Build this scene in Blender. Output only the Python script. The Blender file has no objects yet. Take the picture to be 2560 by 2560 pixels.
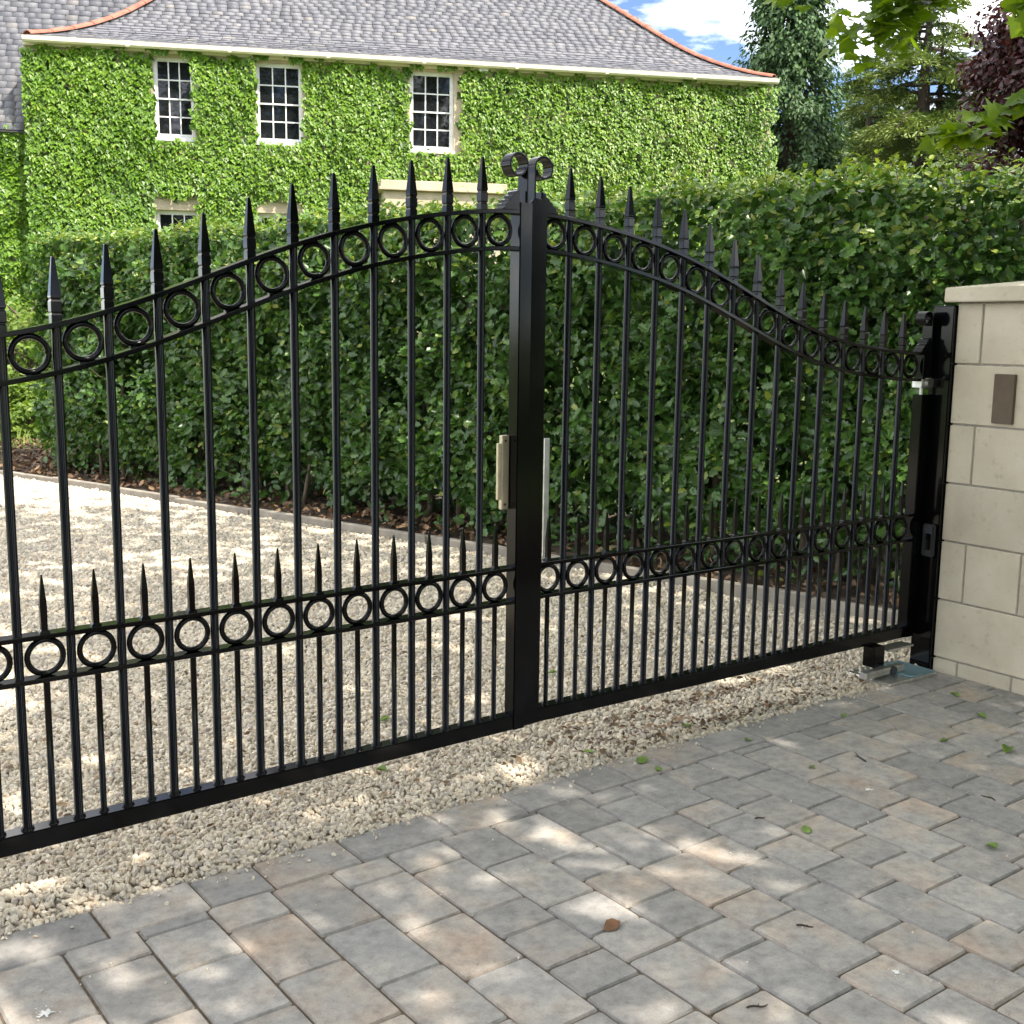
import bpy, bmesh, math, random
import numpy as np
from mathutils import Matrix, Vector
R_ = math.radians
rng = np.random.default_rng(7)
random.seed(7)
scene = bpy.context.scene
COL = scene.collection

# ------------------------------------------------------------------ camera
CAM_H = 1.4283
PITCH, ROLL = R_(8.919), R_(0.763)
fwd = Vector((0, math.cos(PITCH), -math.sin(PITCH)))
up0 = Vector((0, math.sin(PITCH), math.cos(PITCH)))
rt0 = Vector((1, 0, 0))
rt = rt0 * math.cos(ROLL) + up0 * math.sin(ROLL)
up = up0 * math.cos(ROLL) - rt0 * math.sin(ROLL)
cam = bpy.data.cameras.new('camera')
cam.sensor_width = 36
cam.lens = 36 * 2868.9 / 2560
cam.clip_start, cam.clip_end = 0.05, 3000
camo = bpy.data.objects.new('camera', cam)
COL.objects.link(camo)
camo.matrix_world = Matrix(((rt.x, up.x, -fwd.x, 0), (rt.y, up.y, -fwd.y, 0), (rt.z, up.z, -fwd.z, CAM_H), (0, 0, 0, 1)))
scene.camera = camo

# ------------------------------------------------------------------ light
SUN_EL = 52
SUN_AZ = Vector((0.80, -0.60, 0)).normalized()
SUN = Vector((SUN_AZ.x * math.cos(R_(SUN_EL)), SUN_AZ.y * math.cos(R_(SUN_EL)), math.sin(R_(SUN_EL))))
world = bpy.data.worlds.new('World')
scene.world = world
world.use_nodes = True
wn, wl = world.node_tree.nodes, world.node_tree.links
wn.clear()
wo = wn.new('ShaderNodeOutputWorld')
wb = wn.new('ShaderNodeBackground')
sky = wn.new('ShaderNodeTexSky')
sky.sky_type = 'NISHITA'
sky.sun_disc = False
sky.sun_elevation = R_(SUN_EL)
sky.sun_rotation = math.atan2(SUN_AZ.x, SUN_AZ.y)
sky.air_density, sky.dust_density, sky.ozone_density = 0.6, 0.0, 3.5
wtc = wn.new('ShaderNodeTexCoord')
wmp = wn.new('ShaderNodeMapping')
wmp.inputs['Scale'].default_value = (1.0, 1.0, 3.0)
wmp.inputs['Location'].default_value = (-2.92, 2.02, -1.44)
wnz = wn.new('ShaderNodeTexNoise')
wnz.inputs['Scale'].default_value = 6.5
wnz.inputs['Detail'].default_value = 8
wnz.inputs['Roughness'].default_value = 0.58
wrp = wn.new('ShaderNodeValToRGB')
wrp.color_ramp.elements[0].position = 0.42
wrp.color_ramp.elements[0].color = (0, 0, 0, 1)
wrp.color_ramp.elements[1].position = 0.70
wrp.color_ramp.elements[1].color = (1, 1, 1, 1)
_e = wrp.color_ramp.elements.new(0.54)
_e.color = (0.26, 0.26, 0.26, 1)
wmx = wn.new('ShaderNodeMix')
wmx.data_type = 'RGBA'
wmx.inputs[7].default_value = (32.0, 31.8, 31.6, 1)
wl.new(wtc.outputs['Generated'], wmp.inputs['Vector'])
wl.new(wmp.outputs['Vector'], wnz.inputs['Vector'])
wl.new(wnz.outputs['Fac'], wrp.inputs['Fac'])
wl.new(wrp.outputs['Color'], wmx.inputs[0])
wl.new(sky.outputs['Color'], wmx.inputs[6])
wl.new(wmx.outputs[2], wb.inputs['Color'])
wb.inputs['Strength'].default_value = 0.058
wl.new(wb.outputs['Background'], wo.inputs['Surface'])
sl = bpy.data.lights.new('sun', 'SUN')
sl.energy = 1.75
sl.angle = R_(0.53)
sl.color = (1.0, 0.95, 0.87)
so = bpy.data.objects.new('sun', sl)
COL.objects.link(so)
so.rotation_euler = SUN.to_track_quat('Z', 'Y').to_euler()
so.location = (6, -4, 14)
scene.view_settings.view_transform = 'Standard'
scene.view_settings.look = 'None'
scene.view_settings.exposure = 2.25
scene.view_settings.gamma = 1
scene.view_settings.use_white_balance = True
scene.view_settings.white_balance_temperature = 6900
scene.view_settings.white_balance_tint = 10
scene.view_settings.use_curve_mapping = False


# ------------------------------------------------------------------ helpers
def link(o, parent=None):
    COL.objects.link(o)
    if parent:
        o.parent = parent
    return o


def tag(o, label=None, cat=None, group=None, kind=None):
    if label: o['label'] = label
    if cat: o['category'] = cat
    if group: o['group'] = group
    if kind: o['kind'] = kind
    return o


def empty(name, loc=(0, 0, 0), rz=0.0):
    o = bpy.data.objects.new(name, None)
    o.empty_display_size = 0.2
    o.location = loc
    o.rotation_euler = (0, 0, rz)
    return link(o)


def obj(name, me, mat=None, parent=None, loc=(0, 0, 0), rot=(0, 0, 0)):
    o = bpy.data.objects.new(name, me)
    o.location = loc
    o.rotation_euler = rot
    if mat and not me.materials:
        me.materials.append(mat)
    return link(o, parent)


class MB:
    def __init__(s):
        s.v, s.f = [], []

    def add(s, vs, fs):
        b = len(s.v)
        s.v += [tuple(v) for v in vs]
        s.f += [tuple(b + i for i in f) for f in fs]
        return s

    def box(s, x0, x1, y0, y1, z0, z1, M=None):
        vs = [(x, y, z) for z in (z0, z1) for y in (y0, y1) for x in (x0, x1)]
        if M is not None:
            vs = [M @ Vector(v) for v in vs]
        return s.add(vs, [(0, 2, 3, 1), (4, 5, 7, 6), (0, 1, 5, 4), (1, 3, 7, 5), (3, 2, 6, 7), (2, 0, 4, 6)])

    def cyl(s, p0, p1, r0, r1=None, n=12, caps=True):
        return s.tube([p0, p1], [r0, r0 if r1 is None else r1], n, caps)

    def tube(s, pts, rad, n=8, caps=True):
        pts = [Vector(p) for p in pts]
        rings = []
        ref = Vector((0.13, 0.31, 0.94)).normalized()
        for i, p in enumerate(pts):
            d = (pts[min(i + 1, len(pts) - 1)] - pts[max(i - 1, 0)])
            d = d.normalized() if d.length > 1e-9 else Vector((0, 0, 1))
            a = d.cross(ref)
            if a.length < 1e-3:
                a = d.cross(Vector((1, 0, 0)))
            a.normalize()
            b = d.cross(a)
            rings.append([p + (a * math.cos(2 * math.pi * k / n) + b * math.sin(2 * math.pi * k / n)) * rad[i] for k in range(n)])
        vs = [v for r in rings for v in r]
        fs = []
        for i in range(len(rings) - 1):
            for k in range(n):
                k2 = (k + 1) % n
                fs.append((i * n + k, i * n + k2, (i + 1) * n + k2, (i + 1) * n + k))
        if caps:
            fs.append(tuple(range(n - 1, -1, -1)))
            fs.append(tuple((len(rings) - 1) * n + k for k in range(n)))
        return s.add(vs, fs)

    def sweep(s, pts, nrm, prof, closed=False):
        """profile (a,b): a along nrm (in xz plane), b along y; pts in xz plane"""
        m = len(prof)
        vs = []
        for (x, z), (nx, nz) in zip(pts, nrm):
            for a, b in prof:
                vs.append((x + nx * a, b, z + nz * a))
        fs = []
        N = len(pts)
        for i in range(N if closed else N - 1):
            j = (i + 1) % N
            for k in range(m):
                k2 = (k + 1) % m
                fs.append((i * m + k, j * m + k, j * m + k2, i * m + k2))
        if not closed:
            fs.append(tuple(range(m)))
            fs.append(tuple((N - 1) * m + k for k in range(m - 1, -1, -1)))
        return s.add(vs, fs)

    def prism(s, outline, y0, y1):
        """outline in xz plane, extruded along y"""
        m = len(outline)
        vs = [(x, y0, z) for x, z in outline] + [(x, y1, z) for x, z in outline]
        fs = [tuple(range(m)), tuple(range(2 * m - 1, m - 1, -1))]
        for k in range(m):
            k2 = (k + 1) % m
            fs.append((k, k + m, k2 + m, k2))
        return s.add(vs, fs)

    def mesh(s, name, mat=None, smooth=False, bevel=0.0, segs=1):
        me = bpy.data.meshes.new(name)
        me.from_pydata(s.v, [], s.f)
        bm = bmesh.new()
        bm.from_mesh(me)
        bmesh.ops.recalc_face_normals(bm, faces=bm.faces)
        if bevel > 0:
            ed = [e for e in bm.edges if len(e.link_faces) == 2 and e.calc_face_angle(0) > 0.6]
            bmesh.ops.bevel(bm, geom=ed, offset=bevel, segments=segs, affect='EDGES', clamp_overlap=True)
        bm.to_mesh(me)
        bm.free()
        if smooth:
            me.polygons.foreach_set('use_smooth', [True] * len(me.polygons))
            if smooth != 'all':
                try:
                    me.set_sharp_from_angle(angle=R_(smooth))
                except Exception:
                    pass
        if mat: me.materials.append(mat)
        me.update()
        return me


def cloud(name, V, faces, pos, Rm, sc, tone, mat):
    """one mesh of many copies of a small shape; Rm (N,3,3) columns = axes"""
    V = np.asarray(V, float)
    N, nv = len(pos), len(V)
    sc = np.asarray(sc)
    if sc.ndim == 1:
        P = np.einsum('nij,vj->nvi', Rm, V) * sc[:, None, None]
    else:
        P = np.einsum('nij,nvj->nvi', Rm, V[None] * sc[:, None, :])
    P = (P + np.asarray(pos)[:, None, :]).reshape(-1, 3)
    tot = np.array([len(f) for f in faces])
    idx = np.concatenate([np.array(f) for f in faces])
    loops = (idx[None, :] + (np.arange(N) * nv)[:, None]).ravel()
    ltot = np.tile(tot, N)
    lst = np.concatenate([[0], np.cumsum(ltot)[:-1]])
    me = bpy.data.meshes.new(name)
    me.vertices.add(N * nv)
    me.vertices.foreach_set('co', P.astype(np.float32).ravel())
    me.loops.add(len(loops))
    me.loops.foreach_set('vertex_index', loops.astype(np.int32))
    me.polygons.add(len(ltot))
    me.polygons.foreach_set('loop_start', lst.astype(np.int32))
    me.polygons.foreach_set('loop_total', ltot.astype(np.int32))
    me.update(calc_edges=True)
    at = me.attributes.new('tone', 'FLOAT', 'FACE')
    at.data.foreach_set('value', np.repeat(np.asarray(tone, np.float32), len(faces)))
    me.materials.append(mat)
    me.validate()
    return me


def frames(nrm, tip):
    """rotation matrices with z = normal, y ~ tip"""
    z = nrm / np.linalg.norm(nrm, axis=1, keepdims=True)
    x = np.cross(tip, z)
    x /= np.linalg.norm(x, axis=1, keepdims=True) + 1e-9
    y = np.cross(z, x)
    return np.stack([x, y, z], axis=2)


def pick_parts(name, V, faces, pos, Rm, sc, tone, mat, parent, count, score, bins=6):
    """the best-scoring pieces become objects of their own sharing meshes; returns mask of the rest"""
    order = np.argsort(-score)[:count]
    meshes = []
    for b in range(bins):
        me = bpy.data.meshes.new(name)
        me.from_pydata([tuple(v) for v in V], [], faces)
        at = me.attributes.new('tone', 'FLOAT', 'FACE')
        at.data.foreach_set('value', np.full(len(faces), (b + 0.5) / bins, np.float32))
        me.materials.append(mat)
        meshes.append(me)
    for i in order:
        o = bpy.data.objects.new(name, meshes[min(bins - 1, int(np.clip(tone[i], 0, 0.999) * bins))])
        M = Matrix([[*(Rm[i][r] * sc[i]), pos[i][r]] for r in range(3)] + [[0, 0, 0, 1]])
        link(o, parent)
        o.matrix_basis = M
    m = np.ones(len(pos), bool)
    m[order] = False
    return m


def inframe(pos, margin=0.0):
    d = np.asarray(pos) - np.array([0, 0, CAM_H])
    z = d @ np.array(fwd)
    u = (d @ np.array(rt)) / np.maximum(z, 1e-3) * 2868.9 / 1280
    v = (d @ np.array(up)) / np.maximum(z, 1e-3) * 2868.9 / 1280
    return (z > 0.3) & (abs(u) < 1 + margin) & (abs(v) < 1 + margin)


def noise2(x, y, seed=0, sc=1.0):
    """cheap smooth pseudo noise in [-1,1]"""
    r = np.random.default_rng(seed)
    o = np.zeros_like(np.asarray(x, float))
    for k in range(7):
        a, b, c = r.normal(0, 1.6, 2).tolist() + [r.uniform(0, 6.28)]
        o = o + np.sin(sc * (a * x + b * y) + c) / 7 ** 0.5
    return np.clip(o, -1.5, 1.5)


# ------------------------------------------------------------------ materials
def mat(name):
    m = bpy.data.materials.new(name)
    m.use_nodes = True
    nt = m.node_tree
    return m, nt.nodes, nt.links, nt.nodes['Principled BSDF'], nt.nodes['Material Output']


def ramp(nodes, stops, interp='LINEAR'):
    r = nodes.new('ShaderNodeValToRGB')
    e = r.color_ramp.elements
    while len(e) < len(stops):
        e.new(0.5)
    for el, (p, c) in zip(e, stops):
        el.position = p
        el.color = (*c, 1)
    r.color_ramp.interpolation = interp
    return r


def noise(nodes, links, scale, detail=4, rough=0.55, vec=None, coord='Object'):
    n = nodes.new('ShaderNodeTexNoise')
    n.inputs['Scale'].default_value = scale
    n.inputs['Detail'].default_value = detail
    n.inputs['Roughness'].default_value = rough
    if vec is None:
        tc = nodes.new('ShaderNodeTexCoord')
        vec = tc.outputs[coord]
    links.new(vec, n.inputs['Vector'])
    return n


def bump(nodes, links, h, bs, strength=0.4, dist=0.01):
    b = nodes.new('ShaderNodeBump')
    b.inputs['Strength'].default_value = strength
    b.inputs['Distance'].default_value = dist
    links.new(h, b.inputs['Height'])
    links.new(b.outputs['Normal'], bs.inputs['Normal'])
    return b


def leaf_mat(name, stops, rough=0.4, trans=0.3, tcol=None, spec=0.5):
    m, n, l, bs, out = mat(name)
    at = n.new('ShaderNodeAttribute')
    at.attribute_name = 'tone'
    r = ramp(n, stops)
    l.new(at.outputs['Fac'], r.inputs['Fac'])
    l.new(r.outputs['Color'], bs.inputs['Base Color'])
    bs.inputs['Roughness'].default_value = rough
    bs.inputs['Specular IOR Level'].default_value = spec
    tr = n.new('ShaderNodeBsdfTranslucent')
    mx = n.new('ShaderNodeMix')
    mx.data_type = 'RGBA'
    mx.blend_type = 'MULTIPLY'
    mx.inputs[0].default_value = 1
    mx.inputs[7].default_value = (*(tcol or (1.5, 1.6, 0.6)), 1)
    l.new(r.outputs['Color'], mx.inputs[6])
    l.new(mx.outputs[2], tr.inputs['Color'])
    ms = n.new('ShaderNodeMixShader')
    ms.inputs[0].default_value = trans
    l.new(bs.outputs[0], ms.inputs[1])
    l.new(tr.outputs[0], ms.inputs[2])
    l.new(ms.outputs[0], out.inputs['Surface'])
    return m


def plain(name, col, rough=0.5, metal=0.0, spec=0.5, nscale=0, namp=0.15, bumps=0.0, bscale=80):
    m, n, l, bs, out = mat(name)
    bs.inputs['Base Color'].default_value = (*col, 1)
    bs.inputs['Roughness'].default_value = rough
    bs.inputs['Metallic'].default_value = metal
    bs.inputs['Specular IOR Level'].default_value = spec
    if nscale:
        nz = noise(n, l, nscale)
        r = ramp(n, [(0.3, tuple(c * (1 - namp) for c in col)), (0.7, tuple(min(1, c * (1 + namp)) for c in col))])
        l.new(nz.outputs['Fac'], r.inputs['Fac'])
        l.new(r.outputs['Color'], bs.inputs['Base Color'])
    if bumps:
        nb = noise(n, l, bscale)
        bump(n, l, nb.outputs['Fac'], bs, bumps, 0.004)
    return m


def make_gate_paint():
    m, n, l, bs, out = mat('black_gloss_paint')
    nz = noise(n, l, 14, 5)
    r = ramp(n, [(0.35, (0.0016, 0.0018, 0.0024)), (0.75, (0.003, 0.003, 0.0034))])
    l.new(nz.outputs['Fac'], r.inputs['Fac'])
    l.new(r.outputs['Color'], bs.inputs['Base Color'])
    rr = n.new('ShaderNodeMapRange')
    rr.inputs[3].default_value = 0.07
    rr.inputs[4].default_value = 0.17
    l.new(nz.outputs['Fac'], rr.inputs[0])
    l.new(rr.outputs[0], bs.inputs['Roughness'])
    bs.inputs['Specular IOR Level'].default_value = 0.24
    return m


M_GATE = make_gate_paint()
M_STEEL = plain('galvanised_steel', (0.55, 0.55, 0.54), 0.35, 0.9, nscale=30, namp=0.2)
M_BRASS = plain('passivated_steel_plate', (0.55, 0.48, 0.35), 0.38, 0.75, nscale=20, namp=0.15)
M_TEAL = plain('blue_grey_motor_lid', (0.20, 0.32, 0.36), 0.35, 0.3, nscale=15, namp=0.2)
M_DARKPLASTIC = plain('dark_grey_plastic', (0.03, 0.031, 0.035), 0.4)
M_PLAQUE = plain('brown_anodised_plate', (0.13, 0.095, 0.065), 0.45, 0.3, nscale=25, namp=0.08)
M_WHITE = plain('white_window_paint', (0.80, 0.80, 0.78), 0.4, nscale=6, namp=0.05)
M_CREAM = plain('cream_gutter_paint', (0.74, 0.68, 0.52), 0.5, nscale=5, namp=0.10)
M_TERRA = plain('terracotta_hip_tile', (0.36, 0.13, 0.085), 0.75, nscale=4, namp=0.3, bumps=0.3, bscale=40)
M_LEAD = plain('weathered_lead_flashing', (0.33, 0.36, 0.40), 0.5, 0.4, nscale=5, namp=0.15)
M_BARK = plain('grey_brown_bark', (0.115, 0.09, 0.062), 0.9, nscale=14, namp=0.5, bumps=0.8, bscale=60)
M_BARKDARK = plain('dark_bark', (0.05, 0.038, 0.028), 0.9, nscale=6, namp=0.4, bumps=0.6, bscale=20)
M_MORTAR = plain('pale_mortar', (0.40, 0.37, 0.32), 0.95, nscale=40, namp=0.2, bumps=0.5, bscale=200)


def make_stone():
    m, n, l, bs, out = mat('cream_ashlar_block')
    tc = n.new('ShaderNodeTexCoord')
    oi = n.new('ShaderNodeObjectInfo')
    ad = n.new('ShaderNodeVectorMath')
    ad.operation = 'MULTIPLY_ADD'
    cb = n.new('ShaderNodeCombineXYZ')
    for k in range(3):
        l.new(oi.outputs['Random'], cb.inputs[k])
    l.new(cb.outputs[0], ad.inputs[0])
    ad.inputs[1].default_value = (37, 51, 23)
    l.new(tc.outputs['Object'], ad.inputs[2])
    n1 = noise(n, l, 5, 6, 0.6, ad.outputs[0])
    r = ramp(n, [(0.3, (0.56, 0.49, 0.375)), (0.55, (0.64, 0.57, 0.44)), (0.8, (0.70, 0.635, 0.515))])
    l.new(n1.outputs['Fac'], r.inputs['Fac'])
    n2 = noise(n, l, 26, 5, 0.7, ad.outputs[0])
    r2 = ramp(n, [(0.27, (0.72, 0.70, 0.66)), (0.42, (1, 1, 1))])
    l.new(n2.outputs['Fac'], r2.inputs['Fac'])
    mx = n.new('ShaderNodeMix')
    mx.data_type = 'RGBA'
    mx.blend_type = 'MULTIPLY'
    mx.inputs[0].default_value = 0.8
    l.new(r.outputs['Color'], mx.inputs[6])
    l.new(r2.outputs['Color'], mx.inputs[7])
    vb = n.new('ShaderNodeMath')
    vb.operation = 'MULTIPLY_ADD'
    vb.inputs[1].default_value = 0.16
    vb.inputs[2].default_value = 0.90
    l.new(oi.outputs['Random'], vb.inputs[0])
    mv = n.new('ShaderNodeMix')
    mv.data_type = 'RGBA'
    mv.blend_type = 'MULTIPLY'
    mv.inputs[0].default_value = 1
    l.new(mx.outputs[2], mv.inputs[6])
    l.new(vb.outputs[0], mv.inputs[7])
    l.new(mv.outputs[2], bs.inputs['Base Color'])
    bs.inputs['Roughness'].default_value = 0.85
    n3 = noise(n, l, 120, 4, 0.6, ad.outputs[0])
    bump(n, l, n3.outputs['Fac'], bs, 0.35, 0.003)
    return m


M_STONE = make_stone()


def make_paver():
    m, n, l, bs, out = mat('tumbled_concrete_paver')
    tc = n.new('ShaderNodeTexCoord')
    oi = n.new('ShaderNodeObjectInfo')
    cb = n.new('ShaderNodeCombineXYZ')
    for k in range(3):
        l.new(oi.outputs['Random'], cb.inputs[k])
    ad = n.new('ShaderNodeVectorMath')
    ad.operation = 'MULTIPLY_ADD'
    l.new(cb.outputs[0], ad.inputs[0])
    ad.inputs[1].default_value = (41, 67, 19)
    l.new(tc.outputs['Object'], ad.inputs[2])
    vec = ad.outputs[0]
    # grey to buff blend, different for every block, cloudy inside one
    n1 = noise(n, l, 6, 3, 0.55, vec)
    hsh = n.new('ShaderNodeMath')
    hsh.operation = 'MULTIPLY'
    hsh.inputs[1].default_value = 7.31
    l.new(oi.outputs['Random'], hsh.inputs[0])
    frc = n.new('ShaderNodeMath')
    frc.operation = 'FRACT'
    l.new(hsh.outputs[0], frc.inputs[0])
    pw = n.new('ShaderNodeMath')
    pw.operation = 'MULTIPLY_ADD'
    pw.inputs[1].default_value = 0.62
    pw.inputs[2].default_value = -0.46
    l.new(frc.outputs[0], pw.inputs[0])
    sm = n.new('ShaderNodeMath')
    sm.operation = 'ADD'
    l.new(pw.outputs[0], sm.inputs[0])
    mr = n.new('ShaderNodeMapRange')
    mr.inputs[1].default_value = 0.25
    mr.inputs[2].default_value = 0.75
    mr.inputs[3].default_value = 0.0
    mr.inputs[4].default_value = 0.9
    l.new(n1.outputs['Fac'], mr.inputs[0])
    l.new(mr.outputs[0], sm.inputs[1])
    r = ramp(n, [(0.05, (0.295, 0.285, 0.275)), (0.36, (0.355, 0.335, 0.31)), (0.66, (0.40, 0.345, 0.295)), (0.92, (0.44, 0.345, 0.275))])
    l.new(sm.outputs[0], r.inputs['Fac'])
    # brightness per block
    vb = n.new('ShaderNodeMath')
    vb.operation = 'MULTIPLY_ADD'
    vb.inputs[1].default_value = 0.22
    vb.inputs[2].default_value = 0.86
    l.new(oi.outputs['Random'], vb.inputs[0])
    m1 = n.new('ShaderNodeMix')
    m1.data_type = 'RGBA'
    m1.blend_type = 'MULTIPLY'
    m1.inputs[0].default_value = 1
    l.new(r.outputs['Color'], m1.inputs[6])
    l.new(vb.outputs[0], m1.inputs[7])
    # mottling
    n2 = noise(n, l, 30, 6, 0.65, vec)
    r2 = ramp(n, [(0.28, (0.70, 0.70, 0.70)), (0.5, (1, 1, 1)), (0.72, (1.22, 1.22, 1.20))])
    l.new(n2.outputs['Fac'], r2.inputs['Fac'])
    m2 = n.new('ShaderNodeMix')
    m2.data_type = 'RGBA'
    m2.blend_type = 'MULTIPLY'
    m2.inputs[0].default_value = 1
    l.new(m1.outputs[2], m2.inputs[6])
    l.new(r2.outputs['Color'], m2.inputs[7])
    # pale scuffs
    mp = n.new('ShaderNodeMapping')
    mp.inputs['Scale'].default_value = (14, 60, 20)
    mp.inputs['Rotation'].default_value = (0, 0, 0.7)
    l.new(vec, mp.inputs['Vector'])
    n3 = noise(n, l, 1.0, 5, 0.6, mp.outputs['Vector'])
    r3 = ramp(n, [(0.61, (0, 0, 0)), (0.70, (1, 1, 1))])
    l.new(n3.outputs['Fac'], r3.inputs['Fac'])
    n4 = noise(n, l, 9, 2, 0.5, vec)
    r4 = ramp(n, [(0.55, (0, 0, 0)), (0.68, (0.55, 0.55, 0.55))])
    l.new(n4.outputs['Fac'], r4.inputs['Fac'])
    mm = n.new('ShaderNodeMath')
    mm.operation = 'MULTIPLY'
    l.new(r3.outputs['Color'], mm.inputs[0])
    l.new(r4.outputs['Color'], mm.inputs[1])
    m3 = n.new('ShaderNodeMix')
    m3.data_type = 'RGBA'
    l.new(mm.outputs[0], m3.inputs[0])
    l.new(m2.outputs[2], m3.inputs[6])
    m3.inputs[7].default_value = (0.55, 0.55, 0.54, 1)
    n6 = noise(n, l, 230, 3, 0.7, vec)
    r6 = ramp(n, [(0.30, (0.62, 0.61, 0.60)), (0.45, (1, 1, 1)), (0.62, (1.0, 1.0, 1.0)), (0.75, (1.35, 1.35, 1.33))])
    l.new(n6.outputs['Fac'], r6.inputs['Fac'])
    m6 = n.new('ShaderNodeMix')
    m6.data_type = 'RGBA'
    m6.blend_type = 'MULTIPLY'
    m6.inputs[0].default_value = 0.75
    l.new(m3.outputs[2], m6.inputs[6])
    l.new(r6.outputs['Color'], m6.inputs[7])
    l.new(m6.outputs[2], bs.inputs['Base Color'])
    bs.inputs['Roughness'].default_value = 0.78
    bs.inputs['Specular IOR Level'].default_value = 0.35
    n5 = noise(n, l, 90, 6, 0.65, vec)
    bump(n, l, n5.outputs['Fac'], bs, 0.6, 0.004)
    return m


M_PAVER = make_paver()


def make_joint():
    m, n, l, bs, out = mat('joint_sand')
    nz = noise(n, l, 60, 6, 0.7)
    r = ramp(n, [(0.3, (0.07, 0.052, 0.036)), (0.6, (0.145, 0.11, 0.076)), (0.8, (0.25, 0.205, 0.15))])
    l.new(nz.outputs['Fac'], r.inputs['Fac'])
    l.new(r.outputs['Color'], bs.inputs['Base Color'])
    bs.inputs['Roughness'].default_value = 0.95
    nb = noise(n, l, 300, 3)
    bump(n, l, nb.outputs['Fac'], bs, 0.6, 0.004)
    return m


M_JOINT = make_joint()


def make_gravel_stone():
    m, n, l, bs, out = mat('cream_gravel_chip')
    oi = n.new('ShaderNodeObjectInfo')
    r = ramp(n, [(0.0, (0.43, 0.39, 0.34)), (0.25, (0.60, 0.535, 0.44)), (0.5, (0.70, 0.615, 0.485)), (0.75, (0.75, 0.68, 0.56)), (0.92, (0.58, 0.47, 0.35)), (1.0, (0.46, 0.43, 0.40))])
    l.new(oi.outputs['Random'], r.inputs['Fac'])
    nz = noise(n, l, 1.4, 3)
    r2 = ramp(n, [(0.3, (0.82, 0.82, 0.82)), (0.7, (1.08, 1.08, 1.06))])
    l.new(nz.outputs['Fac'], r2.inputs['Fac'])
    mx = n.new('ShaderNodeMix')
    mx.data_type = 'RGBA'
    mx.blend_type = 'MULTIPLY'
    mx.inputs[0].default_value = 1
    l.new(r.outputs['Color'], mx.inputs[6])
    l.new(r2.outputs['Color'], mx.inputs[7])
    l.new(mx.outputs[2], bs.inputs['Base Color'])
    bs.inputs['Roughness'].default_value = 0.8
    return m


M_CHIP = make_gravel_stone()


def make_gravel_bed():
    m, n, l, bs, out = mat('gravel_bed')
    v = n.new('ShaderNodeTexVoronoi')
    v.inputs['Scale'].default_value = 70
    tc = n.new('ShaderNodeTexCoord')
    l.new(tc.outputs['Object'], v.inputs['Vector'])
    sp = n.new('ShaderNodeSeparateColor')
    l.new(v.outputs['Color'], sp.inputs[0])
    r = ramp(n, [(0.0, (0.28, 0.24, 0.19)), (0.5, (0.46, 0.41, 0.33)), (1.0, (0.58, 0.53, 0.44))])
    l.new(sp.outputs[0], r.inputs['Fac'])
    l.new(r.outputs['Color'], bs.inputs['Base Color'])
    bs.inputs['Roughness'].default_value = 0.9
    b = bump(n, l, v.outputs['Distance'], bs, 1.0, 0.012)
    b.invert = True
    return m


M_BED = make_gravel_bed()


def make_soil():
    m, n, l, bs, out = mat('brown_soil')
    nz = noise(n, l, 9, 8, 0.7)
    r = ramp(n, [(0.3, (0.035, 0.025, 0.017)), (0.55, (0.085, 0.06, 0.04)), (0.75, (0.16, 0.11, 0.07))])
    l.new(nz.outputs['Fac'], r.inputs['Fac'])
    l.new(r.outputs['Color'], bs.inputs['Base Color'])
    bs.inputs['Roughness'].default_value = 0.95
    nb = noise(n, l, 40, 6, 0.7)
    bump(n, l, nb.outputs['Fac'], bs, 1.0, 0.03)
    return m


M_SOIL = make_soil()


def make_grass_ground():
    m, n, l, bs, out = mat('lawn_ground')
    nz = noise(n, l, 1.2, 8, 0.65)
    r = ramp(n, [(0.3, (0.06, 0.09, 0.02)), (0.55, (0.11, 0.16, 0.035)), (0.75, (0.2, 0.21, 0.07))])
    l.new(nz.outputs['Fac'], r.inputs['Fac'])
    l.new(r.outputs['Color'], bs.inputs['Base Color'])
    bs.inputs['Roughness'].default_value = 0.95
    nb = noise(n, l, 25, 6, 0.7)
    bump(n, l, nb.outputs['Fac'], bs, 1.0, 0.05)
    return m


M_LAWN = make_grass_ground()


def make_slate():
    m, n, l, bs, out = mat('weathered_grey_slate')
    at = n.new('ShaderNodeAttribute')
    at.attribute_name = 'tone'
    r = ramp(n, [(0.0, (0.085, 0.088, 0.105)), (0.4, (0.135, 0.138, 0.158)), (0.75, (0.18, 0.18, 0.195)), (1.0, (0.25, 0.23, 0.21))])
    l.new(at.outputs['Fac'], r.inputs['Fac'])
    nz = noise(n, l, 3.5, 6, 0.65)
    r2 = ramp(n, [(0.3, (0.78, 0.78, 0.78)), (0.62, (1.05, 1.05, 1.05)), (0.8, (1.3, 1.28, 1.2))])
    l.new(nz.outputs['Fac'], r2.inputs['Fac'])
    mx = n.new('ShaderNodeMix')
    mx.data_type = 'RGBA'
    mx.blend_type = 'MULTIPLY'
    mx.inputs[0].default_value = 1
    l.new(r.outputs['Color'], mx.inputs[6])
    l.new(r2.outputs['Color'], mx.inputs[7])
    l.new(mx.outputs[2], bs.inputs['Base Color'])
    bs.inputs['Roughness'].default_value = 0.6
    nb = noise(n, l, 30, 5, 0.6)
    bump(n, l, nb.outputs['Fac'], bs, 0.4, 0.01)
    return m


M_SLATE = make_slate()
M_DECK = plain('dark_roof_underlay', (0.03, 0.03, 0.033), 0.9)
M_CONC = plain('grey_concrete_edging', (0.30, 0.27, 0.225), 0.9, nscale=8, namp=0.25, bumps=0.4, bscale=90)
M_SAND = plain('beige_sandstone_wall', (0.52, 0.43, 0.31), 0.9, nscale=3, namp=0.18, bumps=0.4, bscale=30)


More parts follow.
